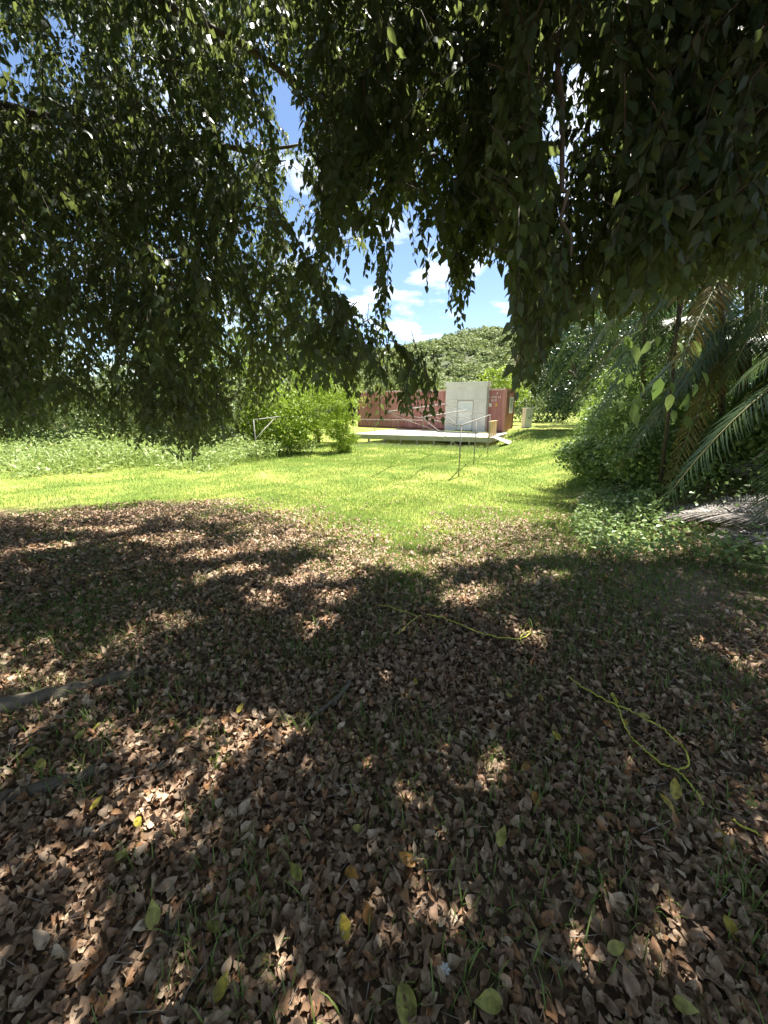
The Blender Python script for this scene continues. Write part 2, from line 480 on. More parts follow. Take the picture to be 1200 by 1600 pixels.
# ------------------------------------------------------------------ trees, bushes
def tree(name, label, cat, base, height, crown_c, crown_r, clumps, per, leaf, mat, group=None, trunk_r=0.12, limbs=6, clump_r=(0.5, 0.9), tpl=None, fcs=None, droop=0.0, inner=0.25, bark='bark'):
    base = np.asarray(base, float)
    t = empty(name, base)
    tag(t, label, cat, group)
    crown_c = np.asarray(crown_c, float); crown_r = np.asarray(crown_r, float)
    mb = MB()
    top = crown_c + np.array([0, 0, -0.1 * crown_r[2]])
    mid = (base + top) / 2 + rng.normal(size=3) * 0.08 * height * np.array([1, 1, 0])
    mb.tube([base - np.array([0, 0, 0.15]), base * 0.6 + mid * 0.4, mid, top], [trunk_r * 1.25, trunk_r, trunk_r * 0.8, trunk_r * 0.35], 8)
    mb.build('trunk', M[bark], t, True)
    d = rdir(clumps)
    d[:, 2] = d[:, 2] * 0.9 + 0.1
    rad = (inner + (1 - inner) * rng.random(clumps) ** 0.45)
    cc = crown_c + d * rad[:, None] * crown_r
    zmin = gz(cc[:, 0], cc[:, 1]) + 0.15
    cc[:, 2] = np.maximum(cc[:, 2], zmin)
    for k in range(limbs):
        e = cc[k % clumps]
        s = base * 0.45 + top * 0.55 if k % 2 else mid
        MB().tube([s, s * 0.5 + e * 0.5 + np.array([0, 0, 0.06 * height]), e], [trunk_r * 0.5, trunk_r * 0.33, trunk_r * 0.12], 6).build('limb', M[bark], t, True)
    cr = rng.uniform(clump_r[0], clump_r[1], clumps)
    n = clumps * per
    C = np.repeat(cc, per, 0); rr = np.repeat(cr, per)
    dd_ = rdir(n)
    P = C + dd_ * (rr * (0.25 + 0.8 * rng.random(n)))[:, None] * np.array([1, 1, 0.8])
    P[:, 2] = np.maximum(P[:, 2], gz(P[:, 0], P[:, 1]) + 0.03)
    nrm = dd_ + 0.8 * rdir(n) + np.array([0, 0, 0.45])
    yd = np.cross(nrm, rdir(n)) + np.array([0, 0, -droop])
    Sz = leaf * (0.65 + 0.7 * rng.random(n))
    o = link('crown', mesh_bulk(name + '_crown', place(DIA if tpl is None else tpl, P, frames(yd, nrm), Sz), DIA_F if fcs is None else fcs), t, M[mat])
    o['kind'] = 'stuff'
    return t

UP = np.array([0, 0, 1.0])
def z_at(x, y, py):                                # height of the point above (x, y) that shows at photo row py
    v = (800 - py) / 600.0
    t = y / (CP + v * SP)
    return EYE + t * (-SP + v * CP)

# ------------------------------------------------------------------ shipping container
lo, hi = 15.0, 40.0
for _ in range(40):
    mz = (lo + hi) / 2
    c = at(787, 676, mz)
    _, yy, _ = project(c + UP * 2.9)
    if yy[0] > 607: hi = mz
    else: lo = mz
CC = at(787, 676, mz)                              # near right bottom corner
TA = R(59)
T = np.array([-math.sin(TA), math.cos(TA), 0])     # along the long side, to the left
N = np.array([-math.cos(TA), -math.sin(TA), 0])    # out of the long side, to the camera
LEN, WID, HGT = 12.19, 2.44, 2.9
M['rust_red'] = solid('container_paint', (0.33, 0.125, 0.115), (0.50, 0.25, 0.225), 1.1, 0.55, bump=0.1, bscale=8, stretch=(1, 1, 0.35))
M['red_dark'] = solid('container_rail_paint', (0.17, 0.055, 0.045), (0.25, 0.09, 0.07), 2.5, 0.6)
M['lit_end'] = solid('container_end_lit_paint', (0.36, 0.16, 0.11), (0.46, 0.24, 0.17), 2.5, 0.6)  # warmer red: bounced light on the near end, put into the colour
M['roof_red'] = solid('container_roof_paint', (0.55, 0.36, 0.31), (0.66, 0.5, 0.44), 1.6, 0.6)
M['white_paint'] = solid('white_paint', (0.74, 0.74, 0.72), (0.8, 0.8, 0.78), 5, 0.5)
M['yellow_paint'] = solid('yellow_decal', (0.72, 0.42, 0.05), (0.8, 0.5, 0.06), 5, 0.5)
M['pane'] = solid('window_glass', (0.55, 0.60, 0.62), (0.62, 0.68, 0.70), 1, 0.08, spec=0.6)
cont = tag(empty('shipping_container', CC), 'long faded red corrugated shipping container behind the deck', 'container')
def corrug(mb, o, a, out, length, z0, z1, period=0.278, depth=0.055):
    n = int(round(length / period)); p = length / n
    prof = []
    for i in range(n):
        s = i * p
        prof += [(s, 0), (s + p * .26, 0), (s + p * .5, -depth), (s + p * .76, -depth)]
    prof.append((length, 0))
    b0 = len(mb.v)
    for s, d in prof:
        mb.v.append(o + a * s + out * d + UP * z0); mb.v.append(o + a * s + out * d + UP * z1)
    for i in range(len(prof) - 1):
        k = b0 + 2 * i
        mb.f.append((k, k + 2, k + 3, k + 1))
B = -N                                             # back
mb = MB(); corrug(mb, CC + T * 0.1, T, N, LEN - 0.2, 0.14, HGT - 0.1); mb.build('side_wall', M['rust_red'], cont)
mb = MB(); corrug(mb, CC + B * 0.1 - T * -0.02, B, -T, WID - 0.2, 0.16, HGT - 0.1); mb.build('end_wall', M['lit_end'], cont)
mb = MB(); corrug(mb, CC + T * 0.1 + B * WID, T, B, LEN - 0.2, 0.14, HGT - 0.1); mb.build('side_wall', M['rust_red'], cont)
mb = MB(); corrug(mb, CC + T * (LEN - .02) + B * 0.1, B, T, WID - 0.2, 0.16, HGT - 0.1); mb.build('end_wall', M['rust_red'], cont)
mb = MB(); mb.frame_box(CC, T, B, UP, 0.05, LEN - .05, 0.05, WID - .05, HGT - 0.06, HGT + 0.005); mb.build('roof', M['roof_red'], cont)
mb = MB(); mb.frame_box(CC, T, B, UP, 0.05, LEN - .05, 0.05, WID - .05, 0.06, 0.14); mb.build('floor', M['red_dark'], cont)
for (s, w_) in ((0, 0), (LEN - .12, 0), (0, WID - .12), (LEN - .12, WID - .12)):
    MB().frame_box(CC, T, B, UP, s - .006, s + .126, w_ - .006, w_ + .126, 0.0, HGT + 0.012).build('corner_post', M['lit_end'] if s == 0 and w_ == 0 else M['red_dark'], cont)
for w_ in (-.012, WID - .07):
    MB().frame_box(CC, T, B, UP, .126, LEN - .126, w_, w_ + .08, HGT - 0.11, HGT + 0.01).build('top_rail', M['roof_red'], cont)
    MB().frame_box(CC, T, B, UP, .126, LEN - .126, w_, w_ + .08, 0.0, 0.15).build('bottom_rail', M['red_dark'], cont)
for s in (-.014, LEN - .06):
    MB().frame_box(CC, T, B, UP, s, s + .075, .126, WID - .126, HGT - 0.13, HGT + 0.008).build('top_rail', M['lit_end'], cont)
    MB().frame_box(CC, T, B, UP, s, s + .075, .126, WID - .126, 0.0, 0.16).build('bottom_rail', M['lit_end'], cont)
wf = MB()
for (a0, a1, z0, z1) in ((0.75, 1.65, 2.28, 2.36), (0.75, 1.65, 1.28, 1.36), (0.75, .83, 1.36, 2.28), (1.57, 1.65, 1.36, 2.28)):
    wf.frame_box(CC, B, -T, UP, a0, a1, 0.03, 0.09, z0, z1)
wfo = wf.build('window_frame', M['white_paint'], cont)
MB().frame_box(CC, B, -T, UP, .83, 1.57, 0.04, 0.06, 1.36, 2.28).build('pane', M['pane'], wfo)
def text_mesh(txt, size):
    cu = bpy.data.curves.new('txt', 'FONT'); cu.body = txt; cu.size = size; cu.extrude = 0.003
    o = bpy.data.objects.new('txt', cu); COL.objects.link(o)
    dg = bpy.context.evaluated_depsgraph_get()
    me = bpy.data.meshes.new_from_object(o.evaluated_get(dg)); bpy.data.objects.remove(o)
    return me
def lettering(txt, size, s, z, off=0.012):
    me = text_mesh(txt, size)
    o = link('lettering', me, cont, M['white_paint'])
    bx = Matrix((( -T[0], 0, N[0], 0), (-T[1], 0, N[1], 0), (0, 1, 0, 0), (0, 0, 0, 1)))
    loc = CC + T * s + N * off + UP * z
    o.matrix_parent_inverse = Matrix.Identity(4)
    o.matrix_local = Matrix.Translation(Vector(loc - CC)) @ bx
    o['label'] = 'white stencilled letters and numbers on the red wall'; o['kind'] = 'stuff'
lettering('SHKZ 4956 14', 0.20, 1.60, 2.29)
lettering('45G1', 0.19, 1.05, 2.08)
MB().frame_box(CC, T, N, UP, 0.98, 1.16, .004, .012, 1.72, 1.95).build('decal', M['white_paint'], cont)
MB().frame_box(CC, T, N, UP, 0.60, 0.70, .004, .012, 1.75, 1.95).build('decal', M['yellow_paint'], cont)
for s in (0.62, 1.28):
    MB().frame_box(CC, T, N, UP, s, s + .05, .004, .014, 2.56, 2.66).build('lashing_plate', M['white_paint'], cont)

def s_of(px, off, z=0.3):
    a, b_ = -2.0, LEN + 4
    for _ in range(50):
        m_ = (a + b_) / 2
        x, _, _ = project(CC + T * m_ + N * off + UP * z)
        if x[0] > px: a = m_
        else: b_ = m_
    return (a + b_) / 2
def to_s(P): d = P - CC; return float(d @ T), float(d @ N)

# ------------------------------------------------------------------ grey entrance porch in front of the container
M['grey_board'] = solid('grey_cement_board', (0.52, 0.52, 0.49), (0.66, 0.655, 0.63), 1.3, 0.85, bump=0.08, bscale=30, stretch=(1, 1, .4))
M['grey_trim'] = solid('grey_trim_board', (0.55, 0.55, 0.51), (0.68, 0.67, 0.64), 2.5, 0.85)
M['door_paint'] = solid('pale_door_paint', (0.62, 0.66, 0.64), (0.72, 0.75, 0.73), 2, 0.6)
M['dark_metal'] = solid('dark_metal', (0.05, 0.05, 0.048), (0.09, 0.088, 0.08), 5, 0.6)
PD = 0.55
s1, s0 = s_of(694.5, PD), s_of(757, PD)
PH = 3.34
porch = tag(empty('entrance_porch', CC + T * (s0 + s1) / 2 + N * PD), 'grey cement-board entrance porch with a pale half-glazed door on the deck', 'porch')
po = CC + T * s0 + N * 0.03
Wp = s1 - s0
dw0, dw1 = Wp * 0.30, Wp * 0.70                    # door opening, measured from the right
DH = 2.08
mb = MB(); mb.frame_box(po, T, N, UP, 0, Wp, 0, PD - .10, 0.02, PH - .02); mb.build('core_box', M['grey_board'], porch)
MB().frame_box(po, T, N, UP, 0.0, Wp, PD - .098, PD - .04, DH + .10, PH - .28).build('panel', M['grey_board'], porch)
MB().frame_box(po, T, N, UP, 0.0, dw0 - .01, PD - .098, PD - .045, 0.36, DH - .02).build('panel', M['grey_board'], porch)
MB().frame_box(po, T, N, UP, dw1 + .01, Wp, PD - .098, PD - .045, 0.36, DH - .02).build('panel', M['grey_board'], porch)
MB().frame_box(po, T, N, UP, 0.0, dw0 - .01, PD - .098, PD - .042, 0.02, 0.352).build('panel', M['grey_board'], porch)
MB().frame_box(po, T, N, UP, dw1 + .01, Wp, PD - .098, PD - .042, 0.02, 0.352).build('panel', M['grey_board'], porch)
MB().frame_box(po, T, N, UP, -.02, dw0 - .01, PD - .098, PD - .01, DH - .015, DH + .095).build('trim_board', M['grey_trim'], porch)
MB().frame_box(po, T, N, UP, dw1 + .01, Wp + .02, PD - .098, PD - .01, DH - .015, DH + .095).build('trim_board', M['grey_trim'], porch)
MB().frame_box(po, T, N, UP, -.06, Wp + .06, -.05, PD + .03, PH - .28, PH).build('parapet_cap', M['grey_trim'], porch)
MB().frame_box(po, T, N, UP, -.08, Wp + .08, -.07, PD + .05, PH + .002, PH + .03).build('coping', M['white_paint'], porch)
door = MB().frame_box(po, T, N, UP, dw0 + .05, dw1 - .05, PD - .098, PD - .07, 0.10, DH).build('door', M['door_paint'], porch)
fr = MB()
fr.frame_box(po, T, N, UP, dw0 - .008, dw0 + .048, PD - .098, PD - .03, 0.10, DH + .09)
fr.frame_box(po, T, N, UP, dw1 - .048, dw1 + .008, PD - .098, PD - .03, 0.10, DH + .09)
fr.frame_box(po, T, N, UP, dw0 + .05, dw1 - .05, PD - .098, PD - .03, DH + .002, DH + .09)
fr.build('door_frame', solid('door_frame_shaded_paint', (0.34, 0.34, 0.32), (0.42, 0.42, 0.40), 4, .8), porch)  # grey darkened to stand in for shade in the door recess
MB().frame_box(po, T, N, UP, dw0 + .14, dw1 - .14, PD - .069, PD - .062, 1.42, DH - .12).build('pane', M['pane'], door)
MB().frame_box(po, T, N, UP, dw0 + .12, dw1 - .12, PD - .069, PD - .055, 1.34, 1.415).build('rail', M['grey_trim'], door)
MB().frame_box(po, T, N, UP, dw0 + .14, dw1 - .14, PD - .069, PD - .064, 0.75, 1.30).build('door_panel', M['white_paint'], door)
MB().tube([po + T * (dw0 + .13) + N * (PD - .07) + UP * 1.1, po + T * (dw0 + .13) + N * (PD - .01) + UP * 1.1], 0.025, 8).build('handle', M['dark_metal'], door)
MB().frame_box(po, T, N, UP, dw0 - .03, dw1 + .03, PD - .098, PD + .02, 0.03, 0.098).build('threshold', M['dark_metal'], porch)

# ------------------------------------------------------------------ deck
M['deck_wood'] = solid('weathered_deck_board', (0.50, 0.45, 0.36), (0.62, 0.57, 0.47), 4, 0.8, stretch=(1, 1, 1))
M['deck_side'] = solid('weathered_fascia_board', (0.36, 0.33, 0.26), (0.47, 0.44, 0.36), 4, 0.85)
M['new_wood'] = solid('pine_railing', (0.52, 0.37, 0.20), (0.62, 0.46, 0.26), 8, 0.7)
M['galv'] = solid('galvanised_pipe', (0.20, 0.19, 0.175), (0.30, 0.28, 0.26), 12, 0.6, metal=0.2)
dz = CC[2]
def on_z(px, py, z):
    r = ray(px, py); t = (z - EYE) / r[2]
    return np.array([0, 0, EYE]) + r * t
f1, f0 = on_z(766, 683.5, dz), on_z(549, 677.8, dz)
(sa, oa), (sb, ob) = to_s(f1), to_s(f0)
deck = tag(empty('timber_deck', CC + T * (sa + sb) / 2 + N * 1.5), 'low weathered timber deck on short posts along the container', 'deck')
bw = 0.145
nb = int((sb - sa) / bw)
off_at = lambda s: oa + (ob - oa) * (s - sa) / (sb - sa)
for i in range(nb):
    s = sa + i * bw
    o_ = min(off_at(s), off_at(s + bw)) - 0.002
    st = 0.05 if not (s0 - .15 < s + bw / 2 < s1 + .15) else PD + 0.06
    if o_ > st + .05:
        dzb = rng.uniform(-.004, .004)
        MB().frame_box(CC, T, N, UP, s + .004, s + bw - .004, st, o_, -.034 + dzb, dzb).build('plank', M['deck_wood'], deck)
fa, fb = CC + T * sa + N * oa, CC + T * sb + N * ob
fd = (fb - fa) / np.linalg.norm(fb - fa); fo = np.array([-fd[1], fd[0], 0]); fo = fo if fo[1] < 0 else -fo
fl = np.linalg.norm(fb - fa)
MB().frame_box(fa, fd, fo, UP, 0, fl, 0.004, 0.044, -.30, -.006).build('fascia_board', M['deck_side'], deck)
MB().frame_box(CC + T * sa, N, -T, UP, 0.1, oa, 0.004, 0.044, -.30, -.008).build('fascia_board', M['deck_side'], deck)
for i in range(9):
    p = fa + fd * (0.12 + i * (fl - .24) / 8)
    h_ = p[2] - float(gz(p[0], p[1]))
    MB().frame_box(p, fd, fo, UP, -.05, .05, -.12, 0.0, -h_ - .15, -.036).build('deck_post', M['deck_side'], deck)
# timber railing at the right end and ramp boards
rl = tag(empty('timber_railing', CC + T * (sa + .08) + N * oa), 'short pine handrail with balusters at the right end of the deck', 'railing')
for k, o_ in enumerate((oa - .06, oa - .5, oa - .95, oa - 1.4)):
    MB().frame_box(CC + T * (sa + .06), T, N, UP, 0, .09, o_ - .09, o_, 0.004, .86).build('baluster', M['new_wood'], rl)
MB().frame_box(CC + T * (sa + .06), T, N, UP, -.03, .12, oa - 1.55, oa + .02, .864, .93).build('handrail', M['new_wood'], rl)
rp = tag(empty('ramp_board', CC + T * sa + N * (oa - .5)), 'pale timber ramp leading off the right end of the deck', 'ramp')
for k in range(5):
    a = CC + T * (sa - .06) + N * (oa - .25 - k * .16)
    e = a - T * 1.0; e[2] = float(gz(e[0], e[1])) + .04
    d_ = e - a; L_ = np.linalg.norm(d_); d_ /= L_
    MB().frame_box(a - UP * .03, d_, N, np.cross(d_, N) * (1 if np.cross(d_, N)[2] > 0 else -1), 0, L_, -.15, 0, 0, .03).build('plank', M['deck_wood'], rp)
# thin pipe railing on the left half of the deck
pr = tag(empty('pipe_railing', fa + fd * (fl * .6)), 'thin pale pipe railing along the left half of the deck edge', 'railing')
ps = [fa + fd * (fl * t) + (-fo) * .1 for t in (0.46, 0.64, 0.82, 0.99)]
for p in ps:
    MB().tube([p + UP * .004, p + UP * .92], .022, 6).build('post', M['galv'], pr)
MB().tube([ps[0] + UP * .93, ps[1] + UP * .935, ps[-1] + UP * .93], .024, 6).build('rail', M['galv'], pr)

# ------------------------------------------------------------------ galvanised pipe frame (cantilevered drying frame)
fr_t = None
feet = [gp(716.5, 745), gp(740, 727), gp(761.5, 709)]
bd = feet[2] - feet[0]; bd[2] = 0; bd /= np.linalg.norm(bd)
pd = np.array([-bd[1], bd[0], 0]); pd = pd if pd[0] < 0 else -pd
fr_t = tag(empty('drying_frame', feet[1]), 'bare galvanised pipe clothes-drying frame on three posts on the lawn', 'drying frame')
tops = [np.array([f[0], f[1], z_at(f[0], f[1], py)]) for f, py in zip(feet, (665, 658, 648.5))]
tops[1] = np.array([feet[1][0], feet[1][1], (tops[0][2] + tops[2][2]) / 2])
inn, far = [], []
for f, p1, p2 in zip(feet, (653, 647, 641), (644.5, 638, 631.5)):
    a = f + pd * 1.25; inn.append(np.array([a[0], a[1], z_at(a[0], a[1], p1)]))
    a = f + pd * 2.45; far.append(np.array([a[0], a[1], z_at(a[0], a[1], p2)]))
for f, t_ in zip(feet, tops):
    MB().tube([f - UP * .2, t_], .02, 8).build('post', M['galv'], fr_t, True)
for a, b_ in ((tops[0], tops[2]), (inn[0], inn[2]), (far[0], far[2])):
    MB().tube([a - bd * .05 + UP * .012, b_ + bd * .05 + UP * .012], .021, 8).build('cross_bar', M['galv'], fr_t, True)
for t_, i_, f_ in zip(tops, inn, far):
    MB().tube([t_, i_, f_], .011, 6).build('rail', M['galv'], fr_t, True)
for f, t_, i_, f2, k in zip(feet, tops, inn, far, range(3)):
    m_ = f * .42 + t_ * .58
    MB().tube([m_, i_], .010, 6).build('brace', M['galv'], fr_t, True)
    MB().tube([i_ * .0 + (f2 + UP * 0), i_ * .5 + m_ * .5], .008, 6).build('brace', M['galv'], fr_t, True)
# old post-and-bar frame among the weeds on the left
lf = [gp(402, 722), gp(450, 712)]
of = tag(empty('old_pipe_frame', lf[0]), 'old pale pipe frame with a diagonal brace among the weeds left of the lawn', 'frame')
lt = [np.array([f[0], f[1], z_at(f[0], f[1], py)]) for f, py in zip(lf, (656, 650))]
for f, t_ in zip(lf, lt): MB().tube([f - UP * .2, t_], .022, 8).build('post', M['galv'], of, True)
MB().tube([lt[0], lt[1] + UP * .01], .02, 8).build('cross_bar', M['galv'], of, True)
MB().tube([lf[0] * .45 + lt[0] * .55, lt[0] * .35 + lt[1] * .65], .016, 6).build('brace', M['galv'], of, True)

# ------------------------------------------------------------------ white cabinet beyond the container
ub = gp(825, 668)
ud = np.array([0.94, 0.34, 0]); un = np.array([0.34, -0.94, 0])
w_u = 0.62 * ub[1] / 25
cab = tag(empty('utility_cabinet', ub), 'small white utility cabinet with a dark curved mark near the container end', 'cabinet')
MB().frame_box(ub, ud, un, UP, -.31, .31, -.4, 0, -.1, 1.35).build('body', M['white_paint'], cab)
MB().frame_box(ub, ud, un, UP, -.28, .28, .002, .03, .42, 1.30).build('door', solid('pale_blue_panel', (0.62, 0.66, 0.72), (0.68, 0.72, 0.78), 3, 0.5), cab)
MB().tube([ub + ud * (.14 * math.cos(t) + .0) + un * .034 + UP * (.82 + .16 * math.sin(t)) for t in np.linspace(-2.6, .4, 9)], .022, 6).build('mark', M['dark_metal'], cab)
MB().frame_box(ub, ud, un, UP, -.34, .34, -.43, .04, 1.352, 1.40).build('lid', M['white_paint'], cab)

# ------------------------------------------------------------------ background trees and shrubs
def gpt(x, y): return np.array([x, y, float(gz(x, y))])
b_ = gpt(13.2, 25.5)
tree('mango_tree', 'dense dark rounded tree right of the container and cabinet', 'tree', b_, 7, b_ + np.array([0, 0, 3.9]), (4.3, 3.6, 4.0), 210, 150, 0.17, 'dark_tree', None, .22, 7, (.6, 1.1), inner=.45)
b_ = gpt(19, 33)
tree('pale_tree', 'tall pale green tree rising behind the dark rounded tree', 'tree', b_, 11, b_ + np.array([-1, 0, 7.2]), (5.0, 4.5, 4.6), 100, 90, 0.27, 'vine', None, .25, 6, (.7, 1.3))
b_ = gpt(7.9, 12.6)
tree('sunlit_bush', 'sunlit tangled bush at the far end of the right bank', 'bush', b_, 3, b_ + np.array([0, 0, 1.1]), (1.6, 1.6, 1.4), 90, 100, 0.085, 'vine', None, .05, 6, (.3, .5))
b_ = gpt(9.0, 15.4)
tree('low_bush', 'low pale bush in front of the dark rounded tree', 'bush', b_, 2, b_ + np.array([0, 0, .8]), (1.5, 1.2, 1.0), 45, 90, 0.085, 'vine', None, .05, 5, (.3, .5))
b_ = gpt(9.6, 33.5)
tree('bright_bush', 'bright yellow-green bush showing above the container roof', 'bush', b_, 4, b_ + np.array([0, 0, 2.6]), (2.4, 1.5, 1.9), 50, 70, 0.2, 'vine', None, .1, 5, (.5, .8))
M['dead_tree'] = leaf_mat('dry_brown_leaf', [(0.22, 0.16, 0.10), (0.30, 0.23, 0.16), (0.17, 0.13, 0.08)], .8, .1)
b_ = np.array([24.5, 70, float(hz(24.5, 70))])
tree('brown_tree', 'brown half-dead tree on the foot of the hill', 'tree', b_, 9, b_ + np.array([0, 0, 6.5]), (4.2, 3.5, 4.6), 70, 50, 0.33, 'dead_tree', None, .2, 8, (.6, 1.2))
b_ = np.array([8, 48, -.3])
for (x, y, h, rx, mt, lb) in ((-24, 20, 5.2, 3.4, 'shrub', 'grey-green shrub at the far left edge behind the weeds'),
                             (-19.5, 21.5, 5.0, 3.2, 'shrub', 'rounded leafy shrub second from the left behind the weeds'),
                             (-15.2, 18.6, 3.6, 2.3, 'shrub', 'low grey-green shrub third from the left behind the weeds'),
                             (-12.0, 20.5, 5.2, 2.7, 'shrub', 'grey-green bushy shrub behind the weeds, half hidden by hanging leaves'),
                             (-8.9, 19.0, 3.2, 2.0, 'shrub', 'low bushy shrub just behind the old pipe frame'),
                             (-8.4, 22.5, 6.8, 3.0, 'vine', 'tall yellow-green tree behind the old pipe frame'),
                             (-5.6, 20.6, 3.6, 1.9, 'vine', 'leafy shrub left of the deck behind the yellow-green vines'),
                             (-4.4, 26.5, 6.4, 2.8, 'vine', 'yellow-green tree at the left end of the container')):
    b_ = gpt(x, y)
    tree('tall_shrub', lb, 'shrub', b_, h, b_ + np.array([0, 0, h * .45]), (rx, rx * .8, h * .5), 130, 80, 0.135, mt, 'shrubs along the left edge of the lawn', .1, 6, (.45, .8), inner=.5)
HEDGE = ['far left hedge bush at the very edge of the yard', 'second hedge bush from the left, behind the shrubs', 'third hedge bush from the left, behind the dark leafy tree', 'fourth hedge bush from the left, behind the shrubs', 'fifth hedge bush from the left, behind the grey-green shrub', "hedge bush just left of the container's far end", 'hedge bush between container and dark rounded tree, nearer one', 'hedge bush right behind the dark rounded tree', 'hedge bush behind the palms, the nearer one', 'hedge bush between container and dark rounded tree, farther one', 'rightmost hedge bush behind the palms']
for i, (x, y) in enumerate(((-34, 27), (-29, 29), (-24, 28), (-19, 29), (-14, 29), (-9.5, 30), (16, 38), (21, 30), (26, 24), (12, 41), (31, 20))):
    b_ = gpt(x, y)
    tree('hedge_bush', HEDGE[i], 'bush', b_, 4, b_ + np.array([0, 0, 1.7]), (3.2, 2.4, 2.1), 60, 42, 0.28, ('shrub', 'dark_tree', 'hillwood')[i % 3], 'hedge bushes closing the back of the yard', .1, 4, (.7, 1.1), inner=.5)
for (x, y, h, lb) in ((-19, 38, 11, 'tall tree far behind the shrubs at left'), (-7, 46, 12, 'tall tree far behind the shrubs left of the container'), (-32, 34, 11, 'tall tree far behind the leftmost shrub'), (2.5, 52, 8, 'rounded tree showing above the container between hanging leaves')):
    b_ = gpt(x, y)
    tree('far_tree', lb, 'tree', b_, h, b_ + np.array([0, 0, h * .58]), (4.8, 4, h * .45), 80, 60, 0.34, 'hillwood', 'trees beyond the yard', .2, 6, (.9, 1.5))
for (px, py, h, rx, lb) in ((486, 706, 4.8, 1.2, 'yellow-green vine column left of the deck, the left one'), (536, 706, 3.4, .95, 'yellow-green vine column touching the left end of the deck')):
    b_ = gp(px, py)
    tree('vine_bush', lb, 'bush', b_, h, b_ + np.array([0, 0, h * .45]), (rx, rx, h * .56), 75, 110, 0.085 if h > 1 else .06, 'vine', 'yellow-green vine bushes by the deck', .04, 4, (.22, .42), FT4, FT4_F, .8)

# weeds band along the left and round the deck
WEED_POLY = [gp(-250, 748)[:2], gp(60, 742)[:2], gp(200, 735)[:2], gp(330, 733)[:2], gp(420, 722)[:2], gp(470, 706)[:2], gp(500, 697)[:2], (-3.5, 19.5), (-28, 20), (-34, 13)]
xs = rng.uniform(-30, 0, 90000); ys = rng.uniform(9, 21, 90000)
k = inpoly(xs, ys + .5 * np.sin(xs * 1.7) + .3 * np.sin(xs * 4.1 + 1) + rng.normal(size=90000) * .25, WEED_POLY)
xs, ys = xs[k][:42000], ys[k][:42000]
hcl = 0.28 + .35 * (rng.random(len(xs)) < .12) + 0.5 * (np.sin(xs * .9 + 1) * np.sin(ys * .8) * .5 + .5) + .15 * np.sin(xs * 2.7) * np.cos(ys * 2.2)
hcl *= sstep(0, 3.0, ys - np.interp(xs, [-14, -10, -6, -3], [11.6, 11.9, 12.7, 15.0])) * .75 + .35
zz = gz(xs, ys) + hcl * (0.35 + .75 * rng.random(len(xs)))
P = np.stack([xs, ys, zz], 1)
n = len(P)
nr = rdir(n) * .9 + np.array([0, .15, .9])
tag(link('weed_patch', mesh_bulk('weed_patch', place(FT4 * np.array([.8, 1, 1]), P, frames(np.cross(nr, rdir(n)), nr), .13 * (.45 + 1.1 * rng.random(n) ** 1.6)), FT4_F), None, M['weed']),
    'knee-high leafy weeds along the left side of the lawn', 'weeds', kind='stuff')
# long arching grass blades in the weeds and tall grass along the deck
BL = np.array([(-.03, 0, 0), (.03, 0, 0), (-.024, .1, .45), (.024, .1, .45), (-.014, .32, .8), (.014, .32, .8), (0, .6, .92)])
BL_F = [(0, 1, 3, 2), (2, 3, 5, 4), (4, 5, 6)]
def blades(xs, ys, h, wmul=1.0):
    n = len(xs)
    az = rng.random(n) * 2 * math.pi
    V = np.repeat(BL[None], n, 0).copy()
    V[:, :, 0] *= wmul if np.isscalar(wmul) else wmul[:, None]
    V[:, :, 1] *= (0.3 + 1.1 * rng.random(n))[:, None]
    ca, sa_ = np.cos(az)[:, None], np.sin(az)[:, None]
    X = V[:, :, 0] * ca - V[:, :, 1] * sa_; Y = V[:, :, 0] * sa_ + V[:, :, 1] * ca
    return np.stack([X * h[:, None] + xs[:, None], Y * h[:, None] + ys[:, None], V[:, :, 2] * h[:, None] + gz(xs, ys)[:, None] - .005], 2)
xs = rng.uniform(-26, -1, 26000); ys = rng.uniform(10, 19, 26000)
k = inpoly(xs, ys, WEED_POLY); xs, ys = xs[k], ys[k]
xs, ys = xs[:1500], ys[:1500]
V1 = blades(xs, ys, rng.uniform(.35, .8, len(xs)), .8)
t_ = rng.random(9000); o_ = rng.uniform(-.1, 1.6, 9000) ** 1.0
xs = fa[0] + fd[0] * fl * (t_ * 1.12 - .06) + fo[0] * (o_ + .08); ys = fa[1] + fd[1] * fl * (t_ * 1.12 - .06) + fo[1] * (o_ + .08)
V2 = blades(xs, ys, rng.uniform(.10, .24, 9000) * (1.25 - .5 * np.clip(o_, 0, 1.5)), 1.3)
tag(link('tall_grass', mesh_bulk('tall_grass', np.concatenate([V1, V2]), BL_F), None, M['weed']), 'tall grass in front of the deck and in the weeds', 'grass', kind='stuff')

# ------------------------------------------------------------------ lawn blades
n = 420000
dd_ = 3.0 * (27 / 3.0) ** rng.random(n)
th = rng.uniform(-1.0, 0.85, n)
xs = dd_ * np.tan(th * .86); ys = dd_
lmv = lawn_mask(xs, ys)
dk = (((xs - CC[0]) * N[0] + (ys - CC[1]) * N[1]) < 3.6) & (((xs - CC[0]) * T[0] + (ys - CC[1]) * T[1]) > -.05)
bare = (np.sin(xs * 1.9 + 2.0) * np.sin(ys * 1.5) + .6 * np.sin(xs * 4.3 - ys * 2.9))
k = (rng.random(n) < lmv * (0.62 + .30 * (bare < .7))) & ~dk & (np.abs(xs) < 26)
xs, ys, dl = xs[k], ys[k], dd_[k]
tri = np.array([(-.5, 0, 0), (.5, 0, 0), (0, .35, 1)])
n = len(xs)
h = rng.uniform(.03, .075, n) * (1 + .3 * np.sin(xs * 2.3) * np.sin(ys * 1.7)) * (1 + .8 * sstep(12, 20, ys))
w = np.maximum(.006, dl * .0013)
az = rng.random(n) * 6.283
V = np.repeat(tri[None], n, 0)
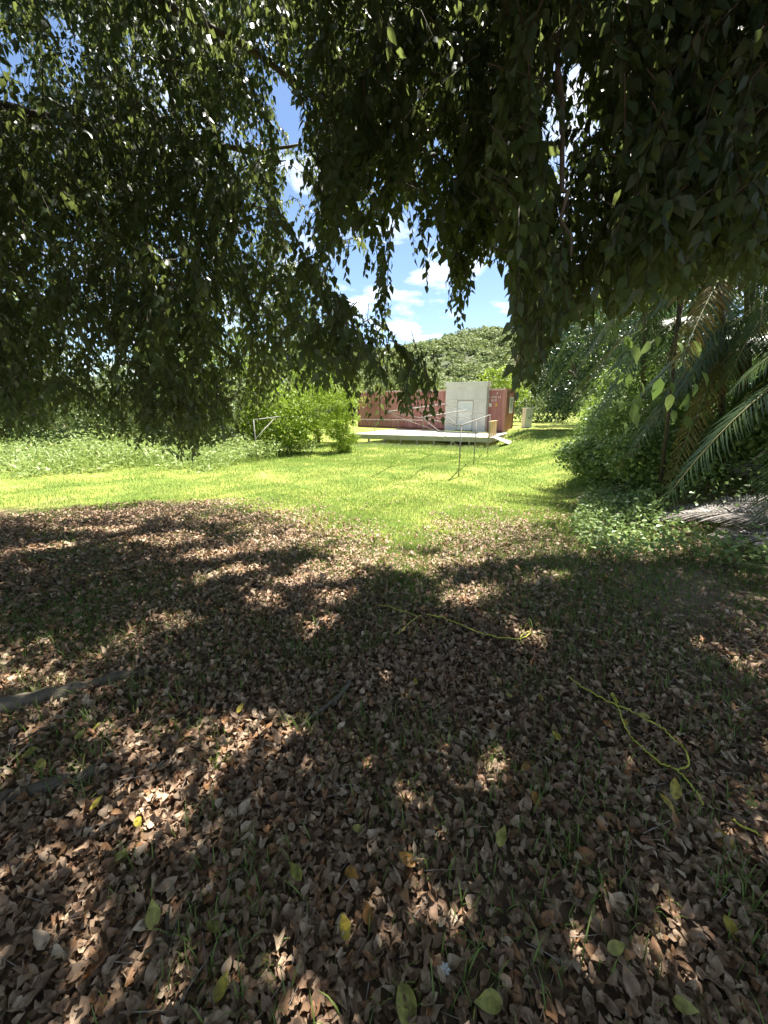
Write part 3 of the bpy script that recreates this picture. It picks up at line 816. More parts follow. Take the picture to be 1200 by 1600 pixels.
lean = rng.uniform(.2, 2.4, n)
X = V[:, :, 0] * w[:, None]; Y = V[:, :, 1] * (h * lean)[:, None]
ca, sa_ = np.cos(az)[:, None], np.sin(az)[:, None]
V = np.stack([X * ca - Y * sa_ + xs[:, None], X * sa_ + Y * ca + ys[:, None], V[:, :, 2] * h[:, None] + gz(xs, ys)[:, None] - .004], 2)
tag(link('lawn_grass', mesh_bulk('lawn_grass', V, [(0, 1, 2)]), None, M['lawn']), 'short sunlit yellow-green lawn between the trees and the deck', 'grass', kind='stuff')

# ------------------------------------------------------------------ right bank: creepers
CRP = [gp(905, 860)[:2], gp(960, 880)[:2], gp(1060, 880)[:2], gp(1190, 910)[:2], (6.5, 3.0), (13, 6), (13, 15), (8.5, 15.5), gp(940, 705)[:2], gp(930, 745)[:2], gp(905, 790)[:2], gp(890, 830)[:2]]
xs = rng.uniform(1.5, 13, 160000); ys = rng.uniform(2.5, 15.5, 160000)
pxx, pyy, _ = project(np.stack([xs, ys, gz(xs, ys)], 1))
k = inpoly(xs, ys, CRP) & ~(inpoly(pxx, pyy, [(1010, 795), (1060, 785), (1260, 780), (1280, 880), (1130, 868), (1040, 838)]) & (rng.random(160000) < .9)) & (rng.random(160000) < np.clip(7.0 / ys, .35, 1))
xs, ys = xs[k][:46000], ys[k][:46000]
n = len(xs)
mh = .05 + .30 * np.clip(np.sin(xs * 1.6 + .4) * np.sin(ys * 1.3 + 1) * .6 + .4, 0, 1) * sstep(0, 1.2, xs - np.interp(ys, [3, 6, 10, 15], [2.2, 2.9, 4.4, 6.8]))
mh += .14 + .45 * sstep(1.0, 4.0, xs - np.interp(ys, [3, 6, 10, 15], [2.2, 2.9, 4.4, 6.8]))
P = np.stack([xs, ys, gz(xs, ys) + mh * (.25 + .8 * rng.random(n)) + .01], 1)
nr = rdir(n) * .8 + np.array([-.1, -.2, .9])
tag(link('creeper_cover', mesh_bulk('creeper_cover', place(FT4 * np.array([1.1, .93, 1]), P, frames(np.cross(nr, rdir(n)), nr), .064 * (.5 + .9 * rng.random(n))), FT4_F), None, M['creeper']),
    'green creepers covering the shaded bank on the right', 'creeper', kind='stuff')

# ------------------------------------------------------------------ palms
LFL = np.array([(0, 0, 0), (-.035, .2, .01), (.035, .2, .01), (-.032, .6, -.06), (.032, .6, -.06), (0, 1, -.2)])
LFL_F = [(0, 2, 1), (1, 2, 4, 3), (3, 4, 5)]
def frond_geo(base, azim, elev, length, arch, leaflet, pairs=42, droop=.35, widen=1.0, sag=1.0):
    d = np.array([math.cos(azim) * math.cos(elev), math.sin(azim) * math.cos(elev), math.sin(elev)])
    ts = np.linspace(0, 1, 12)
    pts = np.array([base + d * length * t + np.array([0, 0, -arch * length * t * t * sag]) for t in ts])
    rad = np.linspace(.018, .004, 12) * widen
    tl = np.linspace(.2, .985, pairs)
    PP, DD, NN, SS = [], [], [], []
    side0 = np.cross(d, UP); side0 /= np.linalg.norm(side0) + 1e-9
    for t in tl:
        for sgn in (-1, 1):
            tt = t + rng.uniform(-.006, .006)
            p = np.array([np.interp(tt, ts, pts[:, c]) for c in range(3)])
            tang = d + np.array([0, 0, -2 * arch * tt * sag]); tang /= np.linalg.norm(tang)
            nrm = np.cross(side0, tang); nrm = nrm if nrm[2] > 0 else -nrm
            dr = side0 * sgn * .8 + tang * (.55 + .3 * tt) + nrm * .12 - UP * droop * rng.uniform(.7, 1.3) + rng.normal(size=3) * .05
            PP.append(p); DD.append(dr); NN.append(nrm - side0 * sgn * .25); SS.append(leaflet * (math.sin(math.pi * (0.12 + .8 * tt)) ** .6) * rng.uniform(.85, 1.1))
    DD = np.array(DD)
    V = place(LFL * np.array([.62, 1, 1]), np.array(PP), frames(DD, np.array(NN)), np.array(SS))
    return pts, rad, V
def frond_part(parent, args, leaf_m, stem_m, name='frond'):
    pts, rad, V = frond_geo(*args[0], **args[1])
    st = MB().tube(pts, list(rad), 6).build(name, stem_m, parent, True)
    lf_ = link('leaflets', mesh_bulk('leaflets', V, LFL_F), st, leaf_m)
    lf_.parent = st; lf_.matrix_parent_inverse = Matrix.Identity(4) if False else lf_.matrix_parent_inverse
    lf_.matrix_parent_inverse = Matrix.Translation(-Vector(parent.location)) @ Matrix.Translation(Vector(parent.location))
    lf_['kind'] = 'stuff'
    return st
def palm(loc, crown_pts, label, n_each, length, lean=0):
    t = tag(empty('palm', loc), label, 'palm', 'palms on the right bank')
    for c in crown_pts:
        c = np.asarray(c)
        mid = loc * .5 + c * .5 + rng.normal(size=3) * np.array([.12, .12, 0])
        MB().tube([loc + rng.normal(size=3) * np.array([.12, .12, 0]) - UP * .1, mid, c], [.06, .045, .035], 8).build('stem', M['bark'], t, True)
        for i in range(n_each):
            az = math.pi + rng.uniform(-.25, .25) + (i - n_each / 2) * 4.4 / n_each + .4
            old = rng.random() < .14
            frond_part(t, ((c + rng.normal(size=3) * .04, az, rng.uniform(-.15, .9), length * rng.uniform(.8, 1.15), rng.uniform(.75, 1.2), rng.uniform(.40, .52)), dict(pairs=58, droop=.4)), M['palm_old'] if old else M['palm'], M['rachis'])
    return t
pb = gpt(6.4, 7.2)
palm(pb, [at(1165, 400, 6.4), at(1110, 320, 7.0), at(1240, 500, 6.0), at(1200, 290, 6.6), at(1170, 540, 6.8)], 'green feather palm clump at the right edge with drooping fronds', 16, 2.2)
pb2 = gpt(6.4, 9.6)
palm(pb2, [at(1020, 290, 8.6), at(1075, 430, 8.4), at(1010, 410, 8.8), at(1060, 510, 9.0)], 'taller feather palm behind the right-hand clump, fronds against the sky', 13, 2.4)
pb3 = gpt(6.6, 5.0)
palm(pb3, [at(1330, 560, 4.8)], 'feather palm half outside the right edge of the photo', 10, 1.9)
# dry fronds lying on the bank
def dry_frond(p0, p1, label, lw=.42, lift=.10, pairs=36, name='dry_palm_frond', droop=.15, mat='palm_dead', rise=0.0):
    p0, p1 = np.asarray(p0, float), np.asarray(p1, float)
    t = tag(empty(name, p0), label, 'palm frond', 'dry palm fronds on the right bank')
    d = p1 - p0
    if rise:
        L_ = np.linalg.norm(d)
        frond_part(t, ((p0, math.atan2(d[1], d[0]), math.asin(d[2] / L_) + .15, L_, .15, lw), dict(pairs=pairs, droop=0)), M[mat], M['rachis_dead'], 'rachis')
        return t
    L_ = np.linalg.norm(d[:2])
    pts, rad, V = frond_geo(np.array([p0[0], p0[1], 0.0]), math.atan2(d[1], d[0]), .10, L_, .10, lw, pairs=pairs, droop=.0)
    pts[:, 2] += gz(pts[:, 0], pts[:, 1]) + lift
    V[:, :, 2] = V[:, :, 2] * .8 + gz(V[:, :, 0], V[:, :, 1]) + lift + .02
    st = MB().tube(pts, list(rad * .6), 6).build('rachis', M['rachis_dead'], t, True)
    lf_ = link('leaflets', mesh_bulk('leaflets', V, LFL_F), st, M[mat])
    lf_.matrix_parent_inverse = Matrix.Identity(4)
    lf_['kind'] = 'stuff'
    return t
dry_frond(gp(1290, 860), gp(1075, 815), 'largest grey dry palm frond lying flat on the bank at the right edge', .50, .16, 46)
dry_frond(gp(1310, 830), gp(1110, 800), 'grey dry palm frond lying just behind the largest one', .45, .14, 44)
dry_frond(gp(1180, 838), gp(1045, 806), 'short grey dry palm frond at the left tip of the frond heap', .34, .12, 34)
dry_frond(gp(1330, 880), gp(1120, 846), 'grey dry palm frond at the front of the frond heap', .38, .10, 40)
dry_frond(gp(985, 762), at(966, 712, gp(985, 762)[1] * 1.0), 'whitish dry frond sticking up from the creepers', .20, .05, 26, rise=.25)
dry_frond(gp(1310, 850), gp(1030, 828), 'grey dry palm frond stretched along the front of the bank heap', .44, .2, 46)
dry_frond(gp(985, 770), gp(1075, 742), 'dark grey dry frond half buried in the creepers', .30, .20, 30)
dry_frond(gp(1120, 745), gp(1185, 775), 'small grey dry frond behind the heap', .28, .28, 26)
dry_frond(gp(905, 800), gp(955, 806), 'small curled whitish frond piece at the creeper edge', .10, .05, 12)
st = tag(empty('dead_stalk', gp(1135, 748)), 'long thin pale palm stalk leaning up to the right edge', 'stalk')
MB().tube([gp(1135, 748, .1), at(1165, 728, 6.2), at(1215, 690, 5.4)], [.012, .016, .02], 6).build('stalk', M['rachis_dead'], st, True)
# young ferny fronds at the lower right edge
for i, (a_, b_, lb) in enumerate((((1240, 900), (1110, 868), 'low green fern-like frond below the dry frond heap'), ((1260, 925), (1150, 905), 'low bluish frond at the right edge beside the bare soil'))):
    p0, p1 = gp(*a_), gp(*b_)
    t = tag(empty('low_frond', p0), lb, 'palm frond')
    d = p1 - p0
    frond_part(t, ((p0 + UP * .1, math.atan2(d[1], d[0]), .25, np.linalg.norm(d), .2, .25), dict(pairs=30, droop=.1)), M['palm'], M['rachis'], 'rachis')
for (x, y, h, r_c, lb) in ((5.6, 7.6, 1.2, 1.0, 'leafy undergrowth bush in front of the palm stems'), (5.6, 9.6, 1.0, 1.0, 'leafy undergrowth bush between lawn edge and taller palm'), (6.6, 6.2, 1.6, .9, 'leafy undergrowth bush just behind the dry frond heap'), (7.4, 12.6, 1.5, 1.1, 'leafy undergrowth bush left of the sunlit bush'), (6.9, 8.6, 2.6, 1.5, 'dark undergrowth bush at the foot of the palm clump'), (6.9, 10.6, 2.2, 1.2, 'undergrowth bush at the foot of the taller palm'), (8.3, 6.8, 2.8, 1.6, 'undergrowth bush at the right edge behind the dry fronds'), (7.6, 11.2, 3.0, 1.6, 'undergrowth bush between palms and sunlit bush')):
    b_ = gpt(x, y)
    tree('undergrowth_bush', lb, 'bush', b_, h, b_ + np.array([0, 0, h * .42]), (r_c, r_c, h * .5), 90, 80, .09, 'creeper', 'undergrowth under the palms', .05, 5, (.3, .5), inner=.4)
# broad-leaved climber among the palms
cl = tag(empty('broadleaf_climber', gpt(5.0, 6.8)), 'climber with big drooping leaves hanging among the palm fronds', 'climber')
big = [mesh_bulk('big_leaf', place(np.array([(0, 0, 0), (-.22, .25, .06), (0, .3, 0), (.22, .25, .06), (-.2, .6, .02), (0, .62, -.05), (.2, .6, .02), (0, 1, -.18)]), np.zeros((1, 3)), np.eye(3)[None], np.ones(1)), LEAF_F)]
big[0].materials.append(M['creeper'])
for i in range(44):
    px, py = rng.uniform(965, 1110), rng.uniform(520, 660)
    if i > 30: px, py = rng.uniform(1040, 1110), rng.uniform(320, 420)
    p = at(px, py, rng.uniform(5.6, 6.6))
    o = link('leaf', big[0], cl)
    d = np.array([[rng.normal() * .35, rng.normal() * .35 - .2, -1.0]]); nr = np.array([[rng.normal() * .6, -1, .5]])
    Rm = frames(d, nr)[0]
    s = rng.uniform(.18, .34) if i <= 30 else rng.uniform(.14, .2)
    o.matrix_parent_inverse = Matrix.Identity(4)
    o.matrix_local = Matrix.Translation(Vector(p - np.array(cl.location))) @ Matrix(Rm.tolist()).to_4x4() @ Matrix.Scale(s, 4)
mb = MB(); base_ = np.array(cl.location)
mb.tube([base_, at(1050, 600, 6.2), at(1060, 480, 6.3), at(1080, 330, 6.3)], [.03, .025, .02, .012], 6); mb.build('stem', M['twig'], cl, True)
# dark trees closing the view to the right
for (x, y, h, r_c, lb) in ((11.2, 12.0, 9.5, 2.8, 'tall dark tree between the palms and the dark rounded tree'), (12.5, 9.0, 8.5, 3.6, 'dark tree closing the view behind the palms at the right edge'), (14.5, 17.5, 8.0, 3.0, 'dark tree behind the palms, left of the other one')):
    b_ = gpt(x, y)
    tree('bank_tree', lb, 'tree', b_, h, b_ + np.array([0, 0, h * .5]), (r_c, r_c, h * .5), 120, 90, .17, 'dark_tree', 'dark trees on the right bank', .18, 6, (.6, 1.1))

# ------------------------------------------------------------------ the two big fig trees: trunks, limbs, roots
T1 = gpt(-4.9, -.6); T2 = gpt(4.4, -2.2)
fig1 = tag(empty('fig_tree', T1), 'big dark weeping fig whose branches hang over the left half of the picture', 'tree', 'fig trees overhead')
fig2 = tag(empty('fig_tree', T2), 'big dark weeping fig whose branches hang over the right half of the picture', 'tree', 'fig trees overhead')
for t, b_ in ((fig1, T1), (fig2, T2)):
    MB().tube([b_ - UP * .2, b_ + UP * .4, b_ + np.array([.1, .05, 1.6]), b_ + np.array([.15, .2, 3.0])], [.55, .40, .33, .27], 14).build('trunk', M['bark'], t, True)
def limb(t, pts, r0, r1):
    pts = [np.asarray(p, float) for p in pts]
    out = []
    for i in range(len(pts) - 1):
        for k in range(4): out.append(pts[i] + (pts[i + 1] - pts[i]) * k / 4 + rng.normal(size=3) * .02)
    out.append(pts[-1])
    MB().tube(out, list(np.linspace(r0, r1, len(out))), 8).build('limb', M['bark'], t, True)
c1 = T1 + np.array([.15, .2, 2.9]); c2 = T2 + np.array([.15, .2, 2.9])
limb(fig1, [c1 - UP * .3, at(-80, 150, 3.9), at(60, 178, 4.2), at(230, 215, 4.6), at(400, 238, 5.0), at(470, 225, 5.2)], .085, .014)
limb(fig1, [c1 - UP * .5, at(-120, 300, 4.6), at(60, 330, 5.2), at(200, 420, 5.6), at(330, 520, 5.8)], .11, .012)
limb(fig1, [c1, (-3.0, 2.5, 4.4), (-1.2, 4.6, 4.8), (.3, 5.8, 4.4), at(560, 330, 6.2)], .045, .010)
limb(fig1, [c1, (-4.6, 3.0, 4.6), (-5.0, 5.5, 5.0), (-5.2, 7.0, 4.6)], .14, .03)
limb(fig1, [c1, (-2.6, .6, 4.8), (-.4, 1.6, 5.2), (1.2, 2.4, 5.0)], .14, .03)
limb(fig2, [c2, (3.0, .3, 4.4), (1.7, 2.2, 4.3), (.9, 3.6, 3.9), at(640, 190, 4.0)], .15, .014)
limb(fig2, [c2, (3.9, 1.2, 4.4), (3.2, 3.2, 4.2), (2.6, 4.6, 3.8)], .14, .02)
limb(fig2, [c2, (5.6, .8, 4.6), (6.0, 3.0, 4.8)], .13, .03)
limb(fig2, [(1.9, 1.9, 4.3), at(880, -60, 2.1), at(876, 120, 1.9), at(885, 280, 1.8), at(892, 400, 1.75)], .03, .005)
limb(fig2, [c2, (2.2, -1.0, 4.9), (.2, -.8, 5.2)], .13, .03)
def root(pts, rads):
    P_ = [gp(x, y, h) for x, y, h in pts]
    out, rr = [], []
    for i in range(len(P_) - 1):
        for k in range(5):
            out.append(P_[i] + (P_[i + 1] - P_[i]) * k / 5 + rng.normal(size=3) * .006); rr.append(rads[i] + (rads[i + 1] - rads[i]) * k / 5)
    out.append(P_[-1]); rr.append(rads[-1])
    MB().tube([T1 + np.array([.5, .2, .15])] + out, [.16] + rr, 10).build('root', M['bark'], fig1, True)
root([(-140, 1150, .02), (0, 1112, .025), (90, 1092, .018), (160, 1070, .012), (230, 1052, .01), (275, 1038, .0)], [.075, .06, .05, .038, .028, .012])
root([(-120, 1300, .0), (0, 1255, .01), (70, 1232, .012), (140, 1212, .012), (205, 1192, .0)], [.04, .03, .03, .028, .01])

# ------------------------------------------------------------------ fig canopy: hanging sprays
YB_X = [-400, 0, 60, 100, 170, 240, 285, 312, 340, 400, 440, 480, 540, 600, 640, 668, 690, 696, 702, 722, 732, 770, 796, 800, 830, 850, 885, 940, 960, 1000, 1080, 1200, 1500]
YB_Y = [680, 690, 682, 664, 685, 712, 726, 718, 695, 670, 635, 612, 618, 640, 652, 625, 600, 410, 512, 510, 412, 420, 420, 612, 600, 556, 515, 500, 500, 490, 470, 440, 440]
HOLES = [[(416, 118), (440, 122), (470, 200), (462, 226), (440, 190)],
         [(507, 402), (545, 400), (585, 395), (612, 350), (640, 318), (668, 325), (690, 385), (735, 410), (790, 430), (800, 470), (788, 500), (812, 540), (800, 606), (694, 600), (676, 565), (650, 545), (612, 512), (565, 478), (530, 440)]]
SPIKES = [(640, 668, 340, 445), (588, 614, 380, 506), (698, 736, 380, 514)]   # loose hanging ends inside the opening
THIN = [([(-10, 45), (40, 80), (58, 150), (-10, 165)], .15), ([(72, 5), (98, 10), (140, 150), (112, 165)], .2), ([(408, 105), (445, 115), (478, 200), (466, 240), (436, 190)], .04),
        ([(340, 185), (402, 185), (415, 235), (345, 238)], .12), ([(436, 240), (474, 250), (505, 390), (455, 390)], .10), ([(852, 30), (890, 50), (948, 190), (950, 300), (925, 410), (868, 425), (852, 250)], .14),
        ([(205, 85), (312, 160), (300, 190), (225, 150)], .2), ([(380, 320), (420, 330), (400, 400), (360, 380)], .3), ([(0, 380), (120, 330), (140, 420), (20, 460)], .45)]
DAPPLE = [(600, 880, .42, .2), (500, 895, .30, .16), (690, 882, .22, .14), (530, 946, .15, .12), (715, 934, .2, .14), (402, 945, .14, .12), (350, 900, .3, .12), (620, 1085, .10, .13),
          (340, 1200, .09, .09), (722, 1190, .11, .11), (190, 1270, .13, .10), (100, 1330, .10, .06), (40, 1410, .12, .09), (280, 1225, .08, .06), (940, 1190, .07, .06), (1060, 1275, .04, .04), (560, 1100, .05, .05),
          (860, 905, .12, .12), (1150, 1030, .10, .09), (820, 1000, .12, .08), (480, 985, .10, .08), (1090, 1180, .07, .06), (120, 1470, .06, .05), (270, 975, .12, .09), (60, 860, .3, .2), (250, 845, .5, .18), (430, 850, .55, .2), (560, 868, .5, .15), (640, 890, .35, .12), (340, 870, .4, .12), (470, 910, .3, .1), (760, 870, .3, .12), (150, 830, .5, .15), (660, 1260, .05, .05)]
DAP = [(gp(x, y), a * (.5 if y > 1000 else 1.0), b_ * (.5 if y > 1000 else .75)) for x, y, a, b_ in DAPPLE]
DAPA = np.array([(c[0], c[1], a, b_) for c, a, b_ in DAP])
def yb(x): return np.interp(x, YB_X, YB_Y)
def visible_ok(pts, soft=.15):
    x, y, d = project(pts)
    infr = (d > .2) & (x > -60) & (x < 1260) & (y > -60) & (y < 1600)
    if not infr.any(): return True, False
    bad = (y > yb(x) + 4)
    for H in HOLES: bad |= inpoly(x, y, H)
    for (a, b_, c, e) in SPIKES: bad &= ~((x > a) & (x < b_) & (y > c) & (y < e))
    bad &= infr
    if bad.sum() > soft * len(x): return False, True
    for poly, pr_ in THIN:
        hit = inpoly(x, y, poly) & infr
        if hit.sum() > .25 * len(x) and rng.random() > pr_: return False, True
    return True, True
def light_ok(p):
    t = (p[2] - float(gz(p[0], p[1]))) / TO_SUN[2]
    s = p - TO_SUN * t
    if s[0] < 4.3 and s[1] > float(edge_y(s[0])) + .05 and (rng.random() > .03 or s[1] > float(edge_y(s[0])) + .6): return False
    s = s + np.array([.10 * math.sin(7 * s[1] + 2.1 * s[0]) + .05 * math.sin(17 * s[1]), .08 * math.sin(8 * s[0] + 3 * s[1]) + .05 * math.sin(19 * s[0]), 0])
    if (((s[0] - DAPA[:, 0]) / (DAPA[:, 2] + .05)) ** 2 + ((s[1] - DAPA[:, 1]) / (DAPA[:, 3] + .06)) ** 2 < 1).any(): return False
    return True
LP = [[], []]; LD = [[], []]; LN = [[], []]; LS = [[], []]; TW = [[], []]
def spray(b_, d0, L_, droop, nl, ls, tree_i, check=True):
    ts = np.linspace(0, 1, 5)
    pts = np.array([b_ + d0 * L_ * t + np.array([0, 0, -droop * L_ * t * t]) for t in ts])
    tip = pts[-1] + np.array([0, 0, -ls])
    if check:
        ok, inf = visible_ok(np.vstack([pts, tip[None]]))
        if inf and ls > .1: return False
        if not ok or not (light_ok(pts[3]) and light_ok(pts[1]) and light_ok(pts[4])): return False
        if np.linalg.norm(pts[2] - np.array([0, 0, EYE])) < (1.3 if pts[2][0] > .2 else 2.2): return False
    tl = np.linspace(.12, 1, nl) + rng.uniform(-.02, .02, nl)
    P = np.stack([np.interp(tl, ts, pts[:, c]) for c in range(3)], 1)
    tang = d0[None] + np.array([0, 0, -2 * droop])[None] * tl[:, None]
    tang /= np.linalg.norm(tang, axis=1, keepdims=True)
    side = np.cross(tang, UP); side /= np.linalg.norm(side, axis=1, keepdims=True) + 1e-6
    sg = np.where(np.arange(nl) % 2 == 0, 1, -1)[:, None]
    dr = side * sg * rng.uniform(.25, .9, (nl, 1)) + tang * .35 + np.array([0, 0, -1.0]) * rng.uniform(.55, 1.1, (nl, 1)) + rng.normal(size=(nl, 3)) * .18
    dr /= np.linalg.norm(dr, axis=1, keepdims=True)
    nr = rng.normal(size=(nl, 3)) * .65 + np.array([0, .55, .6]) - side * sg * .3
    P = P + dr * .35 * ls * rng.uniform(.5, 1.1, (nl, 1))
    LP[tree_i].append(P); LD[tree_i].append(dr); LN[tree_i].append(nr); LS[tree_i].append(ls * rng.uniform(.7, 1.2, nl))
    TW[tree_i].append(pts)
    return True
def rand_az(): a = rng.random() * 6.283; return np.array([math.cos(a), math.sin(a), 0])
cnt = 0; tries = 0
NV = 8600
while cnt < NV and tries < 60000:
    tries += 1
    px, py = rng.uniform(-160, 1340), rng.uniform(-220, 715)
    if py > yb(px): continue
    u = rng.random()
    if px < 480: z = 2.9 + 3.6 * u
    elif px < 800: z = 2.5 + 2.9 * u
    else: z = 1.7 + 3.4 * u ** 1.1
    if py > 520 and px < 480: z = 4.2 + 2.6 * u
    if py > 560 and 440 < px < 700 and rng.random() < .4: continue
    if px > 960 and py > 380 and rng.random() < .5: continue
    c = at(px, py, z)
    if c[2] < .45 + gz(c[0], c[1]): continue
    if px < 600 and mnoise.noise(Vector(c * 1.1)) < -.05 and rng.random() < .75: continue
    L_ = rng.uniform(.35, .75); dro = rng.uniform(.5, 1.0)
    d0 = rand_az() * rng.uniform(.3, .8) + UP * rng.uniform(-.2, .25)
    b_ = c - d0 * L_ * .5 + UP * dro * L_ * .25
    cnt += spray(b_, d0, L_, dro, int(rng.integers(11, 18)), rng.uniform(.062, .085), 0 if px < 640 else 1)
# loose ends hanging in the opening
for (px0, py0, px1, py1, z) in ((655, 340, 668, 442, 2.9), (640, 330, 648, 400, 3.2), (715, 400, 714, 505, 3.3), (722, 395, 732, 470, 3.2), (708, 405, 700, 480, 3.4), (690, 350, 685, 400, 3.0), (608, 400, 602, 500, 3.1), (600, 380, 594, 470, 3.2), (575, 390, 572, 425, 3.0), (545, 380, 540, 430, 3.0), (815, 480, 812, 606, 2.2), (655, 560, 690, 640, 3.5), (640, 560, 655, 640, 3.4), (840, 500, 826, 590, 2.0), (665, 560, 672, 650, 3.4), (300, 600, 307, 705, 5.0), (290, 600, 298, 690, 5.1), (820, 470, 830, 600, 2.3), (835, 440, 845, 560, 2.4), (712, 390, 722, 500, 3.2)):
    a, e = at(px0, py0, z), at(px1, py1, z * 1.01)
    d_ = e - a; L_ = np.linalg.norm(d_)
    spray(a, d_ / L_ + UP * .25, L_, .25, max(6, int(L_ / .035)), rng.uniform(.055, .07), 0 if px0 < 600 else 1, False)
for k in range(120):
    px0 = rng.uniform(-40, 640) if k % 3 == 0 else rng.uniform(-40, 440); yend = float(yb(px0)) - (12 if px0 < 450 else 0) - rng.uniform(0, 40); z = rng.uniform(4.0, 6.2)
    a, e = at(px0 + rng.uniform(-14, 14), yend - rng.uniform(70, 130), z), at(px0, yend - 6, z * 1.02)
    d_ = e - a; L_ = np.linalg.norm(d_)
    spray(a, d_ / L_ + UP * .25, L_, .25, max(8, int(L_ / .04)), rng.uniform(.06, .08), 0, False)
for k in range(52):
    px0 = rng.uniform(798, 985); yend = float(yb(px0)) - rng.uniform(0, 60); z = rng.uniform(1.8, 3.4)
    if 855 < px0 < 940 and rng.random() < .5: yend -= 60
    a, e = at(px0 + rng.uniform(-10, 22), yend - rng.uniform(90, 200), z), at(px0, yend - 8, z * 1.02)
    d_ = e - a; L_ = np.linalg.norm(d_)
    spray(a, d_ / L_ + UP * .25, L_, .25, max(8, int(L_ / .035)), rng.uniform(.06, .075), 1, False)
cnt = 0; tries = 0
while cnt < 1500 and tries < 9000:
    tries += 1
    px, py = rng.uniform(500, 1230), rng.uniform(-150, 560)
    if py > yb(px): continue
    c = at(px, py, rng.uniform(2.4, 5.2))
    L_ = rng.uniform(.35, .7); dro = rng.uniform(.5, 1.0)
    d0 = rand_az() * rng.uniform(.3, .8) + UP * rng.uniform(-.2, .25)
    cnt += spray(c - d0 * L_ * .5 + UP * dro * L_ * .25, d0, L_, dro, int(rng.integers(12, 18)), rng.uniform(.065, .085), 0 if px < 640 else 1)
cnt = 0; tries = 0
while cnt < 3000 and tries < 18000:
    tries += 1
    px, py = rng.uniform(-160, 560), rng.uniform(-200, 640)
    if py > yb(px) - 20: continue
    c = at(px, py, rng.uniform(3.4, 7.4))
    if mnoise.noise(Vector(c * 1.1)) < .0 and rng.random() < .8: continue
    L_ = rng.uniform(.4, .8); dro = rng.uniform(.4, .9)
    d0 = rand_az() * rng.uniform(.3, .8) + UP * rng.uniform(-.2, .25)
    cnt += spray(c - d0 * L_ * .5 + UP * dro * L_ * .25, d0, L_, dro, int(rng.integers(12, 18)), rng.uniform(.07, .095), 0)
for k in range(26):                                # strands hanging in front of the left part of the container
    px0 = rng.uniform(545, 692); yend = rng.uniform(610, 658); z = rng.uniform(3.0, 4.4)
    a, e = at(px0 - rng.uniform(0, 30), yend - rng.uniform(60, 100), z), at(px0, yend, z * 1.02)
    d_ = e - a; L_ = np.linalg.norm(d_)
    spray(a, d_ / L_ + UP * .25, L_, .25, max(6, int(L_ / .05)), rng.uniform(.055, .072), 0, False)
# canopy roof overhead
cnt = 0; tries = 0
while cnt < 2500 and tries < 40000:
    tries += 1
    c = np.array([rng.uniform(-11, 9.5), rng.uniform(-4.5, 9.5), 0])
    if c[0] - .12 * c[1] > 3.2 and rng.random() < .8: continue
    c[2] = rng.uniform(3.4, 6.6) + .3 * math.sin(c[0]) * math.cos(c[1])
    x, y, d = project(c)
    inside = d[0] > .3 and -250 < x[0] < 1450 and y[0] > -330
    ls = rng.uniform(.06, .085) if inside else rng.uniform(.16, .23)
    L_ = rng.uniform(.5, .9) if inside else rng.uniform(.7, 1.1); dro = rng.uniform(.35, .8)
    d0 = rand_az() * rng.uniform(.6, 1.0) + UP * rng.uniform(-.1, .3)
    cnt += spray(c - d0 * L_ * .5, d0, L_, dro, int(rng.integers(12, 18)), ls, 0 if c[0] < 0 else 1)
tries = 0; cnt = 0                                 # fill thin places of the roof so that the ground below lies in shade
SH = np.concatenate([np.array(TW[0])[:, 2], np.array(TW[1])[:, 2]])
SH = SH - TO_SUN * (SH[:, 2:3] / TO_SUN[2])
grid = {}
for p_ in SH: grid[(int(p_[0] // .3), int(p_[1] // .3))] = grid.get((int(p_[0] // .3), int(p_[1] // .3)), 0) + 1
while tries < 16000:
    tries += 1
    g = np.array([rng.uniform(-7, 2.9), rng.uniform(-1.5, 8.0), 0])
    if g[1] > float(edge_y(g[0])) - .1: continue
    key = (int(g[0] // .3), int(g[1] // .3))
    if grid.get(key, 0) >= 4: continue
    h_ = rng.uniform(4.2, 7.2)
    c = g + TO_SUN * (h_ / TO_SUN[2])
    x, y, d = project(c)
    inside = d[0] > .3 and -250 < x[0] < 1450 and y[0] > -330
    ls = rng.uniform(.07, .09) if inside else rng.uniform(.16, .23)
    L_ = rng.uniform(.5, .8); d0 = rand_az() * .8
    if spray(c - d0 * L_ * .5, d0, L_, rng.uniform(.3, .6), 15, ls, 0 if c[0] < 0 else 1):
        grid[key] = grid.get(key, 0) + 1; cnt += 1
FT = leaf_tpl(.31, .06, .14, 1.0)
FT[7] = (0, 1.14, -.17)
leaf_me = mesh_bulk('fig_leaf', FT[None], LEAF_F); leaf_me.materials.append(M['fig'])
cand = []
data = []
for i in (0, 1):
    P = np.concatenate(LP[i]); D = np.concatenate(LD[i]); Nn = np.concatenate(LN[i]); S = np.concatenate(LS[i])
    x, y, d = project(P + D * S[:, None] * .5)
    inf = (d > .3) & (x > 0) & (x < 1200) & (y > 0) & (y < 1600)
    size = np.where(inf, S / np.maximum(d, .3), 0)
    top_ = np.argsort(-size)[:150]
    data.append((P, frames(D, Nn), S, top_))
